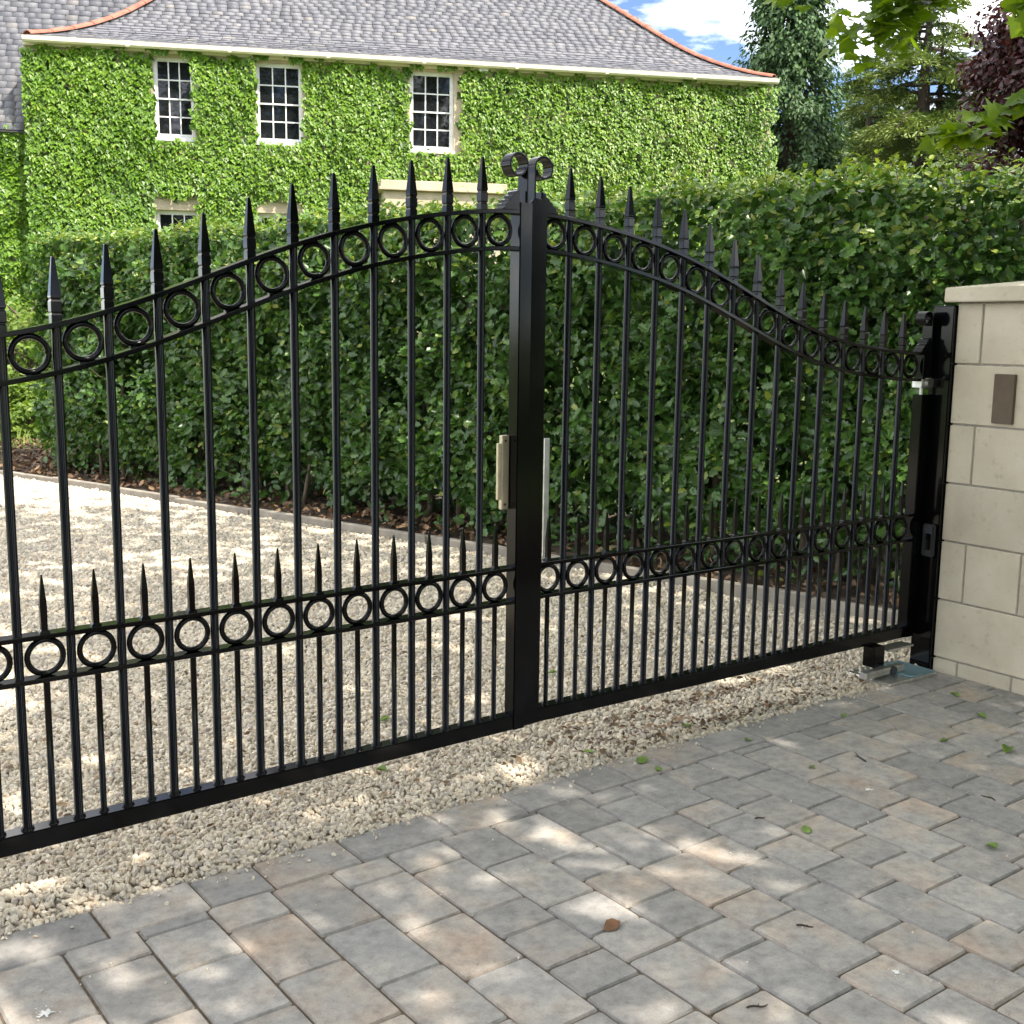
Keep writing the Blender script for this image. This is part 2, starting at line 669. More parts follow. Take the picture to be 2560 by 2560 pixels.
def make_glass():  # opaque panes; the darkness of the unlit room is put into their colour
    m, n, l, bs, out = mat('unlit_room_glass')
    nz = noise(n, l, 1.2, 3)
    r = ramp(n, [(0.35, (0.006, 0.007, 0.008)), (0.7, (0.016, 0.018, 0.02))])
    l.new(nz.outputs['Fac'], r.inputs['Fac'])
    l.new(r.outputs['Color'], bs.inputs['Base Color'])
    bs.inputs['Roughness'].default_value = 0.03
    nb = noise(n, l, 2.2, 2)
    bump(n, l, nb.outputs['Fac'], bs, 0.12, 0.02)
    return m


M_GLASS = make_glass()
M_HOLLY = leaf_mat('holly_leaf', [(0.0, (0.020, 0.055, 0.014)), (0.45, (0.066, 0.148, 0.032)), (0.75, (0.115, 0.225, 0.046)), (0.88, (0.19, 0.27, 0.05)), (1.0, (0.33, 0.38, 0.09))], rough=0.33, trans=0.25, spec=0.5)
M_IVY = leaf_mat('ivy_leaf', [(0.0, (0.045, 0.115, 0.012)), (0.4, (0.115, 0.235, 0.018)), (0.75, (0.175, 0.305, 0.026)), (1.0, (0.26, 0.37, 0.05))], rough=0.42, trans=0.2)
M_MAPLE = leaf_mat('maple_leaf', [(0.0, (0.06, 0.13, 0.012)), (0.5, (0.11, 0.20, 0.018)), (1.0, (0.17, 0.27, 0.03))], rough=0.4, trans=0.5, tcol=(2.1, 1.8, 0.5))
M_CYPRESS = leaf_mat('cypress_spray', [(0.0, (0.026, 0.065, 0.024)), (0.5, (0.065, 0.135, 0.042)), (1.0, (0.13, 0.21, 0.06))], rough=0.6, trans=0.12)
M_CEDAR = leaf_mat('cedar_needles', [(0.0, (0.025, 0.05, 0.018)), (0.5, (0.08, 0.13, 0.036)), (1.0, (0.21, 0.27, 0.065))], rough=0.6, trans=0.12)
M_BEECH = leaf_mat('copper_beech_leaf', [(0.0, (0.022, 0.011, 0.013)), (0.5, (0.062, 0.021, 0.025)), (1.0, (0.135, 0.052, 0.052))], rough=0.4, trans=0.2, tcol=(1.6, 0.8, 0.7))
M_BROAD = leaf_mat('far_tree_leaf', [(0.0, (0.02, 0.045, 0.015)), (0.5, (0.05, 0.09, 0.025)), (1.0, (0.10, 0.15, 0.04))], rough=0.5, trans=0.2)
M_GRASS = leaf_mat('grass_blade', [(0.0, (0.07, 0.13, 0.02)), (0.5, (0.15, 0.24, 0.035)), (1.0, (0.30, 0.36, 0.08))], rough=0.5, trans=0.35)
M_DEAD = leaf_mat('dead_leaf', [(0.0, (0.06, 0.032, 0.018)), (0.5, (0.15, 0.085, 0.045)), (1.0, (0.30, 0.20, 0.11))], rough=0.7, trans=0.1, tcol=(1.2, 1, 0.7))
M_LEAFGREEN = plain('fallen_green_leaf', (0.13, 0.22, 0.03), 0.5, nscale=20, namp=0.3)
M_LEAFBROWN = plain('fallen_brown_leaf', (0.16, 0.075, 0.03), 0.6, nscale=20, namp=0.3)
M_TWIG = plain('dark_twig', (0.05, 0.038, 0.028), 0.85, nscale=30, namp=0.3)
M_LIME = plain('white_dropping', (0.72, 0.72, 0.70), 0.8, nscale=60, namp=0.1)

# ------------------------------------------------------------------ ground setting
EDGE_A = R_(36.975)
ET = np.array([math.cos(EDGE_A), math.sin(EDGE_A)])
EN = np.array([math.sin(EDGE_A), -math.cos(EDGE_A)])      # towards the street
EO = np.array([0.0, 3.4366])


def est(s, n):
    q = EO + ET * s + EN * n
    return float(q[0]), float(q[1])


KD = np.array([0.7953, -0.6062])                          # along the hedge and its edging, left to right
KN = np.array([0.6062, 0.7953])                           # away from the drive
K0 = np.array([-4.93, 10.95])


def kst(u, w):
    q = K0 + KD * u + KN * w
    return float(q[0]), float(q[1])


def terrain(x, y):
    w = (x - K0[0]) * KN[0] + (y - K0[1]) * KN[1]
    t = np.clip((w - 0.6) / 13.0, 0, 1)
    return -0.07 + 1.22 * (t * t * (3 - 2 * t))


xs = np.concatenate([np.linspace(-900, -60, 10), np.linspace(-40, 40, 81), np.linspace(60, 900, 10)])
ys = np.concatenate([np.linspace(-300, -20, 6), np.linspace(-10, 60, 71), np.linspace(80, 1200, 12)])
g = MB()
gx, gy = np.meshgrid(xs, ys)
gz = terrain(gx, gy)
g.v = [tuple(v) for v in np.stack([gx, gy, gz], -1).reshape(-1, 3)]
nx_ = len(xs)
g.f = [(j * nx_ + i, j * nx_ + i + 1, (j + 1) * nx_ + i + 1, (j + 1) * nx_ + i) for j in range(len(ys) - 1) for i in range(nx_ - 1)]
tag(obj('lawn', g.mesh('lawn', M_LAWN, smooth='all')), 'rough sunlit lawn rising from the drive to the house', kind='structure')

# gravel bed
g = MB()
pl = [est(-8, 0.0), est(2.62, 0.0), kst(9.2, 0.0), kst(-8, 0.0)]
g.add([(x, y, -0.012) for x, y in pl] + [(x, y, -0.068) for x, y in pl], [(0, 1, 2, 3), (4, 7, 6, 5), (0, 4, 5, 1), (1, 5, 6, 2), (2, 6, 7, 3), (3, 7, 4, 0)])
tag(obj('gravel_drive', g.mesh('gravel_drive', M_BED)), 'pale gravel surface of the drive behind and under the gate', kind='structure')

# planting bed under the hedge
g = MB()
uu = np.linspace(-9, 12, 85)
ww = np.linspace(0.05, 1.7, 12)
U, W_ = np.meshgrid(uu, ww)
X = K0[0] + KD[0] * U + KN[0] * W_
Y = K0[1] + KD[1] * U + KN[1] * W_
Z = 0.0 + 0.05 * noise2(U, W_, 3, 2.2) * np.clip(W_ * 2, 0, 1) + 0.05 * np.clip(W_, 0, 1) + 0.015
g.v = [tuple(v) for v in np.stack([X, Y, Z], -1).reshape(-1, 3)]
g.f = [(j * 85 + i, j * 85 + i + 1, (j + 1) * 85 + i + 1, (j + 1) * 85 + i) for j in range(11) for i in range(84)]
tag(obj('soil_bed', g.mesh('soil_bed', M_SOIL, smooth='all')), 'bare soil strip beneath the hedge', kind='structure')

# edging
kerb = empty('kerb', (*kst(0, 0), 0), math.atan2(KD[1], KD[0]))
tag(kerb, 'thin concrete edging between the gravel and the hedge bed', kind='structure')
kme = MB().box(0, 0.905, 0.0, 0.05, -0.10, 0.058).mesh('edging_slab', M_CONC, bevel=0.006)
for i in range(-8, 12):
    obj('edging_slab', kme, None, kerb, (i * 0.912, 0, random.uniform(-0.012, 0.008)), (0, random.uniform(-.006, .006), random.uniform(-.006, .006)))

# ------------------------------------------------------------------ paving
pav = MB()
pl = [est(-7, -0.002), est(3.4, -0.002), est(3.4, 6), est(-7, 6)]
pav.add([(x, y, -0.008) for x, y in pl] + [(x, y, -0.068) for x, y in pl], [(0, 1, 2, 3), (4, 7, 6, 5), (0, 4, 5, 1), (1, 5, 6, 2), (2, 6, 7, 3), (3, 7, 4, 0)])
paving = tag(obj('block_paving', pav.mesh('block_paving', M_JOINT)), 'forecourt of tumbled grey and buff paving blocks', kind='structure')
_pm = {}


def paver_mesh(lx, ly):
    key = (round(lx, 3), round(ly, 3))
    if key in _pm:
        return _pm[key]
    rr = random.Random(hash(key) & 0xffff)
    hx, hy, c = lx / 2 - 0.0030, ly / 2 - 0.0030, 0.0055

    def octa(ix, z, cc):
        pts = [(-hx + ix + cc, -hy + ix), (hx - ix - cc, -hy + ix), (hx - ix, -hy + ix + cc), (hx - ix, hy - ix - cc), (hx - ix - cc, hy - ix), (-hx + ix + cc, hy - ix), (-hx + ix, hy - ix - cc), (-hx + ix, -hy + ix + cc)]
        return [(x + rr.uniform(-.0012, .0012), y + rr.uniform(-.0012, .0012), z) for x, y in pts]
    b = MB()
    r0, r1, r2 = octa(0, -0.055, c), octa(0, -0.006, c), octa(0.004, 0.0, c)
    fs = []
    for a in (0, 8):
        for k in range(8):
            k2 = (k + 1) % 8
            fs.append((a + k, a + k2, a + 8 + k2, a + 8 + k))
    fs.append(tuple(16 + k for k in range(8)))
    b.add(r0 + r1 + r2, fs)
    _pm[key] = b.mesh('paver', M_PAVER)
    return _pm[key]


def put_paver(s, n, ls, ln):
    x, y = est(s, n)
    obj('paver', paver_mesh(ls, ln), None, paving, (x, y, random.uniform(-0.0015, 0.0015)), (random.uniform(-.006, .006), random.uniform(-.006, .006), EDGE_A + random.choice((0, math.pi)) + random.uniform(-.006, .006)))


JN = {-1: [0.453], 0: [0.288, 0.55], 1: [0.215, 0.403, 0.661], 2: [0.3, 0.566, 0.825], 3: [0.448, 0.71, 0.969], 4: [0.276, 0.542, 0.8, 1.061], 5: [0.298, 0.572, 0.705, 0.873, 1.005, 1.178], 6: [0.386, 0.649, 0.822, 0.956, 1.21], 7: [0.187, 0.459, 0.591, 0.767, 0.943, 1.075, 1.327], 8: [0.366, 0.625, 0.886, 1.022, 1.276, 1.446], 9: [0.252, 0.431, 0.608, 0.785, 0.962, 1.216, 1.39, 1.555], 10: [0.414, 0.548, 0.726, 0.904, 1.076, 1.33, 1.495], 11: [0.32, 0.502, 0.683, 0.856, 0.987, 1.158, 1.41], 12: [0.161, 0.352, 0.635, 0.807, 1.064, 1.235], 13: [0.209, 0.494, 0.767, 0.939, 1.196], 14: [0.403, 0.682, 0.861, 1.112], 15: [0.263, 0.528, 0.795, 0.974], 16: [0.357, 0.635, 0.899], 17: [0.265, 0.532, 0.709], 18: [0.456, 0.64], 19: [0.322, 0.588], 20: [0.356, 0.519]}
BW, CW, S0 = 0.166, 0.173, -1.408
for i in range(-6, 23):
    js = [BW] + [j for j in JN.get(i, [BW + random.choice((0.09, 0.13, 0.2))]) if j > BW + 0.02]
    lim = 2.0 if -4 <= i else 1.2
    while js[-1] < lim:
        js.append(js[-1] + random.choice((0.132, 0.176, 0.176, 0.26, 0.26)))
    if i == 22: js = [j for j in js]
    for a, b in zip(js[:-1], js[1:]):
        q = est(S0 + (i + .5) * CW, (a + b) / 2)
        put_paver(S0 + (i + .5) * CW, (a + b) / 2, CW, b - a)
bj = [-2.35, -2.06, -1.80, -1.546, -1.296, -1.043, -0.869, -0.611, -0.306, -0.039, 0.215, 0.397, 0.57, 0.79, 1.032, 1.224, 1.45, 1.706, 1.88, 2.041, 2.25, 2.43]
for a, b in zip(bj[:-1], bj[1:]):
    put_paver((a + b) / 2, BW / 2, b - a, BW)

# ------------------------------------------------------------------ gravel chips
GL_ORG, GL_YAW = Vector((-0.0020, 3.6180, 0)), 0.658495
GR_ORG, GR_YAW = Vector((0.0699, 3.6880, 0)), 0.622457


def gravel_points():
    out = []
    for (d0, d1, g_) in ((0.0, 3.9, 0.0118), (3.9, 5.2, 0.0135), (5.2, 7.0, 0.0165), (7.0, 9.5, 0.021), (9.5, 15, 0.028)):
        sx = np.arange(-7.5, 2.6, g_)
        nx = np.arange(-9.8, 0.0, g_)
        S_, N_ = np.meshgrid(sx, nx)
        S_ = S_.ravel() + rng.uniform(-.5, .5, S_.size) * g_
        N_ = N_.ravel() + rng.uniform(-.5, .5, N_.size) * g_
        P = EO[None] + S_[:, None] * ET + N_[:, None] * EN
        d = np.hypot(P[:, 0], P[:, 1])
        w = (P - K0) @ KN
        ok = (d >= d0) & (d < d1) & (w < -0.012) & (N_ < -0.003)
        # right end stops at the pillar and post
        P3 = np.column_stack([P, np.zeros(len(P))])
        ok &= inframe(P3, 0.16)
        P, N2 = P[ok], N_[ok]
        sz = g_ * rng.uniform(0.42, 0.88, len(P))
        lift = 0.022 * np.exp(-((N2 + 0.16) / 0.10) ** 2) * (0.5 + 0.5 * noise2(P[:, 0], P[:, 1], 5, 2.0)).clip(0, 1)
        z = rng.uniform(-0.009, 0.002, len(P)) + np.where(N2 > -0.05, -0.004, 0) + lift * (N2 < -0.04)
        out.append(np.column_stack([P, z, sz]))
    k = 420
    n_ = np.where(rng.random(k) < .45, np.abs(rng.normal(0, .035, k)), rng.uniform(.02, 1.7, k))
    s_ = rng.uniform(-1.9, 2.0, k)
    P = EO[None] + s_[:, None] * ET + n_[:, None] * EN
    out.append(np.column_stack([P, np.full(k, .0025), np.where(n_ < .1, rng.uniform(.002, .0065, k), rng.uniform(.0012, .003, k))]))
    return np.vstack(out)


gp = gravel_points()
me = bpy.data.meshes.new('gravel')
me.vertices.add(len(gp))
me.vertices.foreach_set('co', gp[:, :3].astype(np.float32).ravel())
a_ = me.attributes.new('rot', 'FLOAT_VECTOR', 'POINT')
a_.data.foreach_set('vector', rng.uniform(0, 6.283, (len(gp), 3)).astype(np.float32).ravel())
a_ = me.attributes.new('scl', 'FLOAT_VECTOR', 'POINT')
a_.data.foreach_set('vector', (gp[:, 3:4] * np.column_stack([rng.uniform(0.9, 1.45, len(gp)), rng.uniform(0.75, 1.1, len(gp)), rng.uniform(0.5, 0.85, len(gp))])).astype(np.float32).ravel())
a_ = me.attributes.new('pick', 'INT', 'POINT')
a_.data.foreach_set('value', rng.integers(0, 4, len(gp)).astype(np.int32))
gravel = tag(obj('gravel', me, M_CHIP), 'loose cream gravel chips covering the drive and the strip before the paving', kind='stuff')
ng = bpy.data.node_groups.new('gravel_chips', 'GeometryNodeTree')
ng.interface.new_socket('Geometry', in_out='INPUT', socket_type='NodeSocketGeometry')
ng.interface.new_socket('Geometry', in_out='OUTPUT', socket_type='NodeSocketGeometry')
N_, L_ = ng.nodes, ng.links
gi, go = N_.new('NodeGroupInput'), N_.new('NodeGroupOutput')
iop = N_.new('GeometryNodeInstanceOnPoints')
jn = N_.new('GeometryNodeJoinGeometry')
for k in range(4):
    ico = N_.new('GeometryNodeMeshIcoSphere')
    ico.inputs['Radius'].default_value = 1.0
    ico.inputs['Subdivisions'].default_value = 2
    sp_ = N_.new('GeometryNodeSetPosition')
    tn = N_.new('ShaderNodeTexNoise')
    tn.noise_dimensions = '4D'
    tn.inputs['W'].default_value = 3.7 * k
    tn.inputs['Scale'].default_value = 0.8
    tn.inputs['Detail'].default_value = 1
    sb = N_.new('ShaderNodeVectorMath')
    sb.operation = 'SUBTRACT'
    sb.inputs[1].default_value = (0.5, 0.5, 0.5)
    L_.new(tn.outputs['Color'], sb.inputs[0])
    sc_ = N_.new('ShaderNodeVectorMath')
    sc_.operation = 'SCALE'
    sc_.inputs['Scale'].default_value = 1.5
    L_.new(sb.outputs[0], sc_.inputs[0])
    L_.new(ico.outputs['Mesh'], sp_.inputs['Geometry'])
    L_.new(sc_.outputs[0], sp_.inputs['Offset'])
    sm = N_.new('GeometryNodeSetMaterial')
    sm.inputs['Material'].default_value = M_CHIP
    L_.new(sp_.outputs[0], sm.inputs['Geometry'])
    g2i = N_.new('GeometryNodeGeometryToInstance')
    L_.new(sm.outputs[0], g2i.inputs[0])
    L_.new(g2i.outputs[0], jn.inputs[0])


def named(nm, typ):
    a = N_.new('GeometryNodeInputNamedAttribute')
    a.data_type = typ
    a.inputs['Name'].default_value = nm
    return a.outputs[0]


L_.new(gi.outputs[0], iop.inputs['Points'])
L_.new(jn.outputs[0], iop.inputs['Instance'])
iop.inputs['Pick Instance'].default_value = True
L_.new(named('pick', 'INT'), iop.inputs['Instance Index'])
e2r = N_.new('FunctionNodeEulerToRotation')
L_.new(named('rot', 'FLOAT_VECTOR'), e2r.inputs[0])
L_.new(e2r.outputs[0], iop.inputs['Rotation'])
L_.new(named('scl', 'FLOAT_VECTOR'), iop.inputs['Scale'])
L_.new(iop.outputs[0], go.inputs[0])
md = gravel.modifiers.new('chips', 'NODES')
md.node_group = ng

# ------------------------------------------------------------------ gates
P = 0.1256
GZ = 0.03
RING_H = [1.704, 1.692, 1.673, 1.652, 1.620, 1.584, 1.541, 1.493, 1.445, 1.400, 1.360, 1.332, 1.311, 1.296, 1.285, 1.278]
_sx = np.array([(i + .5) * P for i in range(16)])
_hz = np.array(RING_H) + GZ
_pc = np.polyfit(_sx, _hz, 7)


def curve(s):
    return float(np.polyval(_pc, s))


Z_BOT0, Z_BOT1 = 0.142, 0.191
Z_LO = 0.624
RR = 0.0495
BAR_R, DOG_R = 0.0112, 0.0082
NB = 16


def bar_mesh(h, r, name, collar=True):
    b = MB()
    pts, rad = [(0, 0, 0)], [r * 1.5]
    pts += [(0, 0, 0.004), (0, 0, 0.010), (0, 0, h)]
    rad += [r * 1.42, r, r]
    b.tube(pts, rad, 14)
    return b.mesh(name, M_GATE, smooth=40)


def finial_mesh():
    b = MB()
    sec = [(0.0, .0122), (.026, .0122), (.0275, .0104), (.031, .0104), (.0325, .0126), (.058, .0126), (.0595, .0106), (.063, .0106), (.0655, .0126), (.070, .0124), (.160, .0040), (.163, .0028)]
    vs, fs = [], []
    for z, h in sec:
        vs += [(-h, -h, z), (h, -h, z), (h, h, z), (-h, h, z)]
    for i in range(len(sec) - 1):
        for k in range(4):
            k2 = (k + 1) % 4
            fs.append((i * 4 + k, i * 4 + k2, i * 4 + 4 + k2, i * 4 + 4 + k))
    fs.append((3, 2, 1, 0))
    fs.append(tuple(len(vs) - 4 + k for k in range(4)))
    b.add(vs, fs)
    return b.mesh('finial', M_GATE, bevel=0.0009)


def dog_mesh():
    b = MB()
    h = Z_LO - RR - 0.002 - Z_BOT1
    b.tube([(0, 0, 0), (0, 0, 0.004), (0, 0, 0.009), (0, 0, h)], [DOG_R * 1.6, DOG_R * 1.5, DOG_R, DOG_R], 12)
    return b.mesh('dog_bar', M_GATE, smooth=40)


def spike_mesh():
    b = MB()
    sec = [(0.0, .0125, .0105), (.004, .0122, .0100), (.008, .0078, .0078), (.030, .0080, .0072), (.065, .0086, .0066), (.080, .0080, .0062), (.140, .0024, .0030), (.146, .0014, .0018)]
    vs, fs = [], []
    for z, hx, hy in sec:
        vs += [(-hx, -hy, z), (hx, -hy, z), (hx, hy, z), (-hx, hy, z)]
    for i in range(len(sec) - 1):
        for k in range(4):
            k2 = (k + 1) % 4
            fs.append((i * 4 + k, i * 4 + k2, i * 4 + 4 + k2, i * 4 + 4 + k))
    fs.append((3, 2, 1, 0))
    fs.append(tuple(len(vs) - 4 + k for k in range(4)))
    b.add(vs, fs)
    return b.mesh('spike', M_GATE, bevel=0.0008)


def ring_mesh():
    b = MB()
    n, m = 36, 10
    r = RR - 0.0068
    vs, fs = [], []
    for i in range(n):
        a = 2 * math.pi * i / n
        for k in range(m):
            t = 2 * math.pi * k / m
            rad = r + 0.0074 * math.cos(t)
            vs.append((rad * math.cos(a), 0.0078 * math.sin(t), rad * math.sin(a)))
    for i in range(n):
        for k in range(m):
            fs.append((i * m + k, i * m + (k + 1) % m, ((i + 1) % n) * m + (k + 1) % m, ((i + 1) % n) * m + k))
    b.add(vs, fs)
    # small weld fillets where it meets the rails
    for s in (-1, 1):
        b.box(-0.012, 0.012, -0.005, 0.005, s * (RR + 0.0005) - 0.003, s * (RR + 0.0005) + 0.0015)
    return b.mesh('ring', M_GATE, smooth=60)


RB = 0.0025
FLAT = lambda t, d: [(-t / 2, -d / 2 + .0015), (-t / 2, d / 2 - .0015), (-t / 2 + .0015, d / 2), (t / 2 - .0015, d / 2), (t / 2, d / 2 - .0015), (t / 2, -d / 2 + .0015), (t / 2 - .0015, -d / 2), (-t / 2 + .0015, -d / 2)]
DEPTH = 0.044


def curved_rail(off):
    ss = np.linspace(-0.002, 16 * P + 0.002, 90)
    pts, nr = [], []
    for s in ss:
        dz = (curve(s + 1e-3) - curve(s - 1e-3)) / 2e-3
        nx, nz = -dz, 1.0
        k = 1 / math.hypot(nx, nz)
        nx, nz = nx * k, nz * k
        pts.append((s, curve(s) + off / nz * 1.0))
        nr.append((nx, nz))
    b = MB()
    b.sweep(pts, nr, FLAT(0.0125, DEPTH))
    return b.mesh('curved_rail', M_GATE, smooth=35)


def straight_rail(z):
    b = MB()
    b.box(-0.002, 16 * P + 0.002, -DEPTH / 2, DEPTH / 2, z - 0.006, z + 0.006)
    return b.mesh('band_rail', M_GATE, bevel=0.0015)


def scroll_mesh(side, z0, r, x_stem, stem_h):
    """flat bar rising and curling outward; side -1 curls to -x, +1 to +x"""
    b = MB()
    pts, nr = [], []
    cz = z0 + stem_h
    for z in np.linspace(z0, cz, 6):
        pts.append((x_stem, z))
        nr.append((-side, 0))
    cx = x_stem + side * r
    T = 1.93 * math.pi
    for i in range(1, 44):
        a = T * i / 43
        rr = r * (1 - 0.06 * i / 43) - 0.004 * max(0, (i - 30) / 13)
        ca, sa = -side * math.cos(a), math.sin(a)
        pts.append((cx + rr * ca, cz + rr * sa))
        nr.append((ca, sa))
    b.sweep(pts, nr, FLAT(0.006, 0.048))
    return b.mesh('scroll', M_GATE, smooth=35)


def step_moulding(side, x0, z0, w, h):
    """ribbed casting that climbs from the rail to the stile; x0 = stile face"""
    out = [(x0, z0), (x0 + side * w, z0)]
    k = 5
    for i in range(k):
        f0, f1 = i / k, (i + 1) / k
        xa = x0 + side * w * (1 - f0 ** 1.15)
        xb = x0 + side * w * (1 - f1 ** 1.15)
        za, zb = z0 + h * f0, z0 + h * f1
        out += [(xa, za + (zb - za) * .35), (xa - side * w * .09, za + (zb - za) * .55), (xb + side * w * 0.04, zb - (zb - za) * .25), (xb, zb)]
    b = MB()
    b.prism(out, -0.022, 0.022)
    return b.mesh('ribbed_moulding', M_GATE, bevel=0.001)


SH = {'finial': finial_mesh(), 'dog': dog_mesh(), 'spike': spike_mesh(), 'ring': ring_mesh(),
      'top': curved_rail(RR + 0.005), 'low': curved_rail(-RR - 0.005), 'b1': straight_rail(Z_LO + RR + 0.005), 'b0': straight_rail(Z_LO - RR - 0.005)}
_bars = {}
for k in range(1, NB):
    dz = (curve(k * P + 1e-3) - curve(k * P - 1e-3)) / 2e-3
    top = curve(k * P) + (RR + 0.010) * math.sqrt(1 + dz * dz)
    _bars[k] = (bar_mesh(top - 0.002 - Z_BOT1, BAR_R, 'bar'), top)


def gate_leaf(label, org, rz, fr):
    """local x from the meeting edge to the hinge, fr = y sign of the street side"""
    G = empty('gate_leaf', org, rz)
    tag(G, label, 'gate', 'pair of black metal gate leaves')
    x_end = 16 * P
    obj('bottom_rail', MB().box(0.0, x_end, -0.0245, 0.0245, Z_BOT0, Z_BOT1).mesh('bottom_rail', M_GATE, bevel=0.003, segs=2), None, G)
    obj('curved_rail', SH['top'], None, G)
    obj('curved_rail', SH['low'], None, G)
    obj('band_rail', SH['b1'], None, G)
    obj('band_rail', SH['b0'], None, G)
    for k in range(1, NB):
        bm_, top = _bars[k]
        b = obj('bar', bm_, None, G, (k * P, 0, Z_BOT1))
        obj('finial', SH['finial'], None, b, (0, 0, top - Z_BOT1 - 0.008))
    for k in range(NB):
        s = (k + .5) * P
        obj('ring', SH['ring'], None, G, (s, 0, curve(s)))
        obj('ring', SH['ring'], None, G, (s, 0, Z_LO))
        obj('dog_bar', SH['dog'], None, G, (s, 0, Z_BOT1))
        obj('spike', SH['spike'], None, G, (s, 0, Z_LO + RR + 0.010))
    ztop = 1.82
    obj('meeting_stile', MB().box(-0.049, 0.0, -0.0255, 0.0255, Z_BOT0 - .002, ztop).mesh('meeting_stile', M_GATE, bevel=0.003, segs=2), None, G)
    sc = obj('scroll', scroll_mesh(1, ztop - 0.05, 0.034, -0.030, 0.16), None, G)
    obj('ribbed_moulding', step_moulding(1, 0.0, curve(0.03) + RR + 0.010, 0.062, 0.065), None, G)
    # hinge end
    obj('hinge_stile', MB().box(x_end, x_end + 0.05, -0.0255, 0.0255, Z_BOT0 - .002, 1.19).mesh('hinge_stile', M_GATE, bevel=0.003, segs=2), None, G)
    obj('hinge_stile', MB().box(x_end + 0.012, x_end + 0.05, -0.0255, 0.0255, 1.262, 1.42).mesh('hinge_stile', M_GATE, bevel=0.003, segs=2), None, G)
    hb = MB().box(x_end - 0.01, x_end + 0.085, -0.024, 0.024, 1.218, 1.256)
    hb.cyl((x_end + 0.025, fr * 0.022, 1.237), (x_end + 0.025, fr * 0.034, 1.237), 0.013, 0.011, 14)
    hb.cyl((x_end + 0.025, 0, 1.18), (x_end + 0.025, 0, 1.27), 0.009, n=10)
    obj('hinge', hb.mesh('hinge', M_STEEL, bevel=0.002), None, G)
    obj('scroll', scroll_mesh(-1, 1.40, 0.028, x_end + 0.040, 0.105), None, G)
    obj('ribbed_moulding', step_moulding(-1, x_end + 0.036, curve(1.98) + RR + 0.010, 0.060, 0.062), None, G)
    obj('rail_end_block', MB().box(x_end - .002, x_end + 0.02, -0.021, 0.021, curve(1.99) - RR - 0.012, curve(1.99) + RR + 0.014).mesh('rail_end_block', M_GATE, bevel=0.002), None, G)
    return G


gl = gate_leaf('nearer black metal gate leaf, its high meeting end carrying the lock case', GL_ORG, GL_YAW + math.pi, 1)
gr = gate_leaf('farther black metal gate leaf hinged beside the cream stone pillar', GR_ORG, GR_YAW, -1)
# cover strip with rounded head on the right leaf
o_ = []
for i in range(13):
    a = math.pi * i / 12
    o_.append((-0.026 + 0.036 * math.cos(a), 1.795 + 0.042 * math.sin(a)))
o_ = [(0.010, Z_BOT0 + 0.004)] + o_ + [(-0.062, Z_BOT0 + 0.004)]
obj('cover_strip', MB().prism(o_, -0.0345, -0.0265).mesh('cover_strip', M_GATE, bevel=0.0012), None, gr)
# lock case behind the left meeting stile, keep plate behind the right one
lk = MB().box(0.002, 0.030, -0.030, -0.012, 0.868, 1.105)
lk2 = obj('lock_case', lk.mesh('lock_case', M_BRASS, bevel=0.002), None, gl)
obj('lock_body', MB().box(0.030, 0.044, -0.026, -0.014, 0.90, 1.08).mesh('lock_body', M_BRASS, bevel=0.0015), None, lk2)
for z in (0.885, 1.088):
    obj('screw', MB().cyl((0.018, -0.0115, z), (0.018, -0.0100, z), 0.004, n=10).mesh('screw', M_DARKPLASTIC), None, lk2)
obj('keep_plate', MB().box(0.064, 0.084, 0.028, 0.036, 0.690, 1.085).mesh('keep_plate', M_STEEL, bevel=0.001), None, gr)
for z in (1.08, 1.30, 0.62):
    obj('weld', MB().tube([(-0.0635, -0.0275, z - .012), (-0.0638, -0.028, z), (-0.0635, -0.0275, z + .012)], [.001, .0035, .001], 8).mesh('weld', M_STEEL, smooth=60), None, gr)

# ------------------------------------------------------------------ gate post, pillar, motor
Gd = Vector((math.cos(GR_YAW), math.sin(GR_YAW), 0))
Gn = Vector((math.sin(GR_YAW), -math.cos(GR_YAW), 0))     # towards the street


def gpt(s, n, z=0):
    q = GR_ORG + Gd * s + Gn * n
    return (q.x, q.y, z)


post = empty('gate_post', gpt(2.13, 0.05), GR_YAW)
tag(post, 'square black steel gate post fixed to the stone pillar', 'post')
obj('post_body', MB().box(-0.05, 0.05, -0.05, 0.05, -0.06, 1.555).mesh('post_body', M_GATE, bevel=0.004, segs=2), None, post)
obj('post_cap', MB().box(-0.0485, 0.0485, -0.0485, 0.0485, 1.555, 1.560).mesh('post_cap', M_GATE, bevel=0.0015), None, post)
cell = MB().box(-0.072, -0.049, -0.040, 0.016, 0.50, 0.64)
co = obj('photocell', cell.mesh('photocell', M_DARKPLASTIC, bevel=0.006, segs=2), None, post)
obj('lens_cover', MB().box(-0.075, -0.0715, -0.030, -0.004, 0.53, 0.60).mesh('lens_cover', M_GATE, bevel=0.002), None, co)
for z in (0.06, 0.32, 0.575, 0.82, 1.07, 1.32):
    obj('bolt', MB().cyl((-0.047, -0.052, z), (-0.047, -0.060, z), 0.006, 0.005, 10).mesh('bolt', M_GATE, smooth=40), None, post)

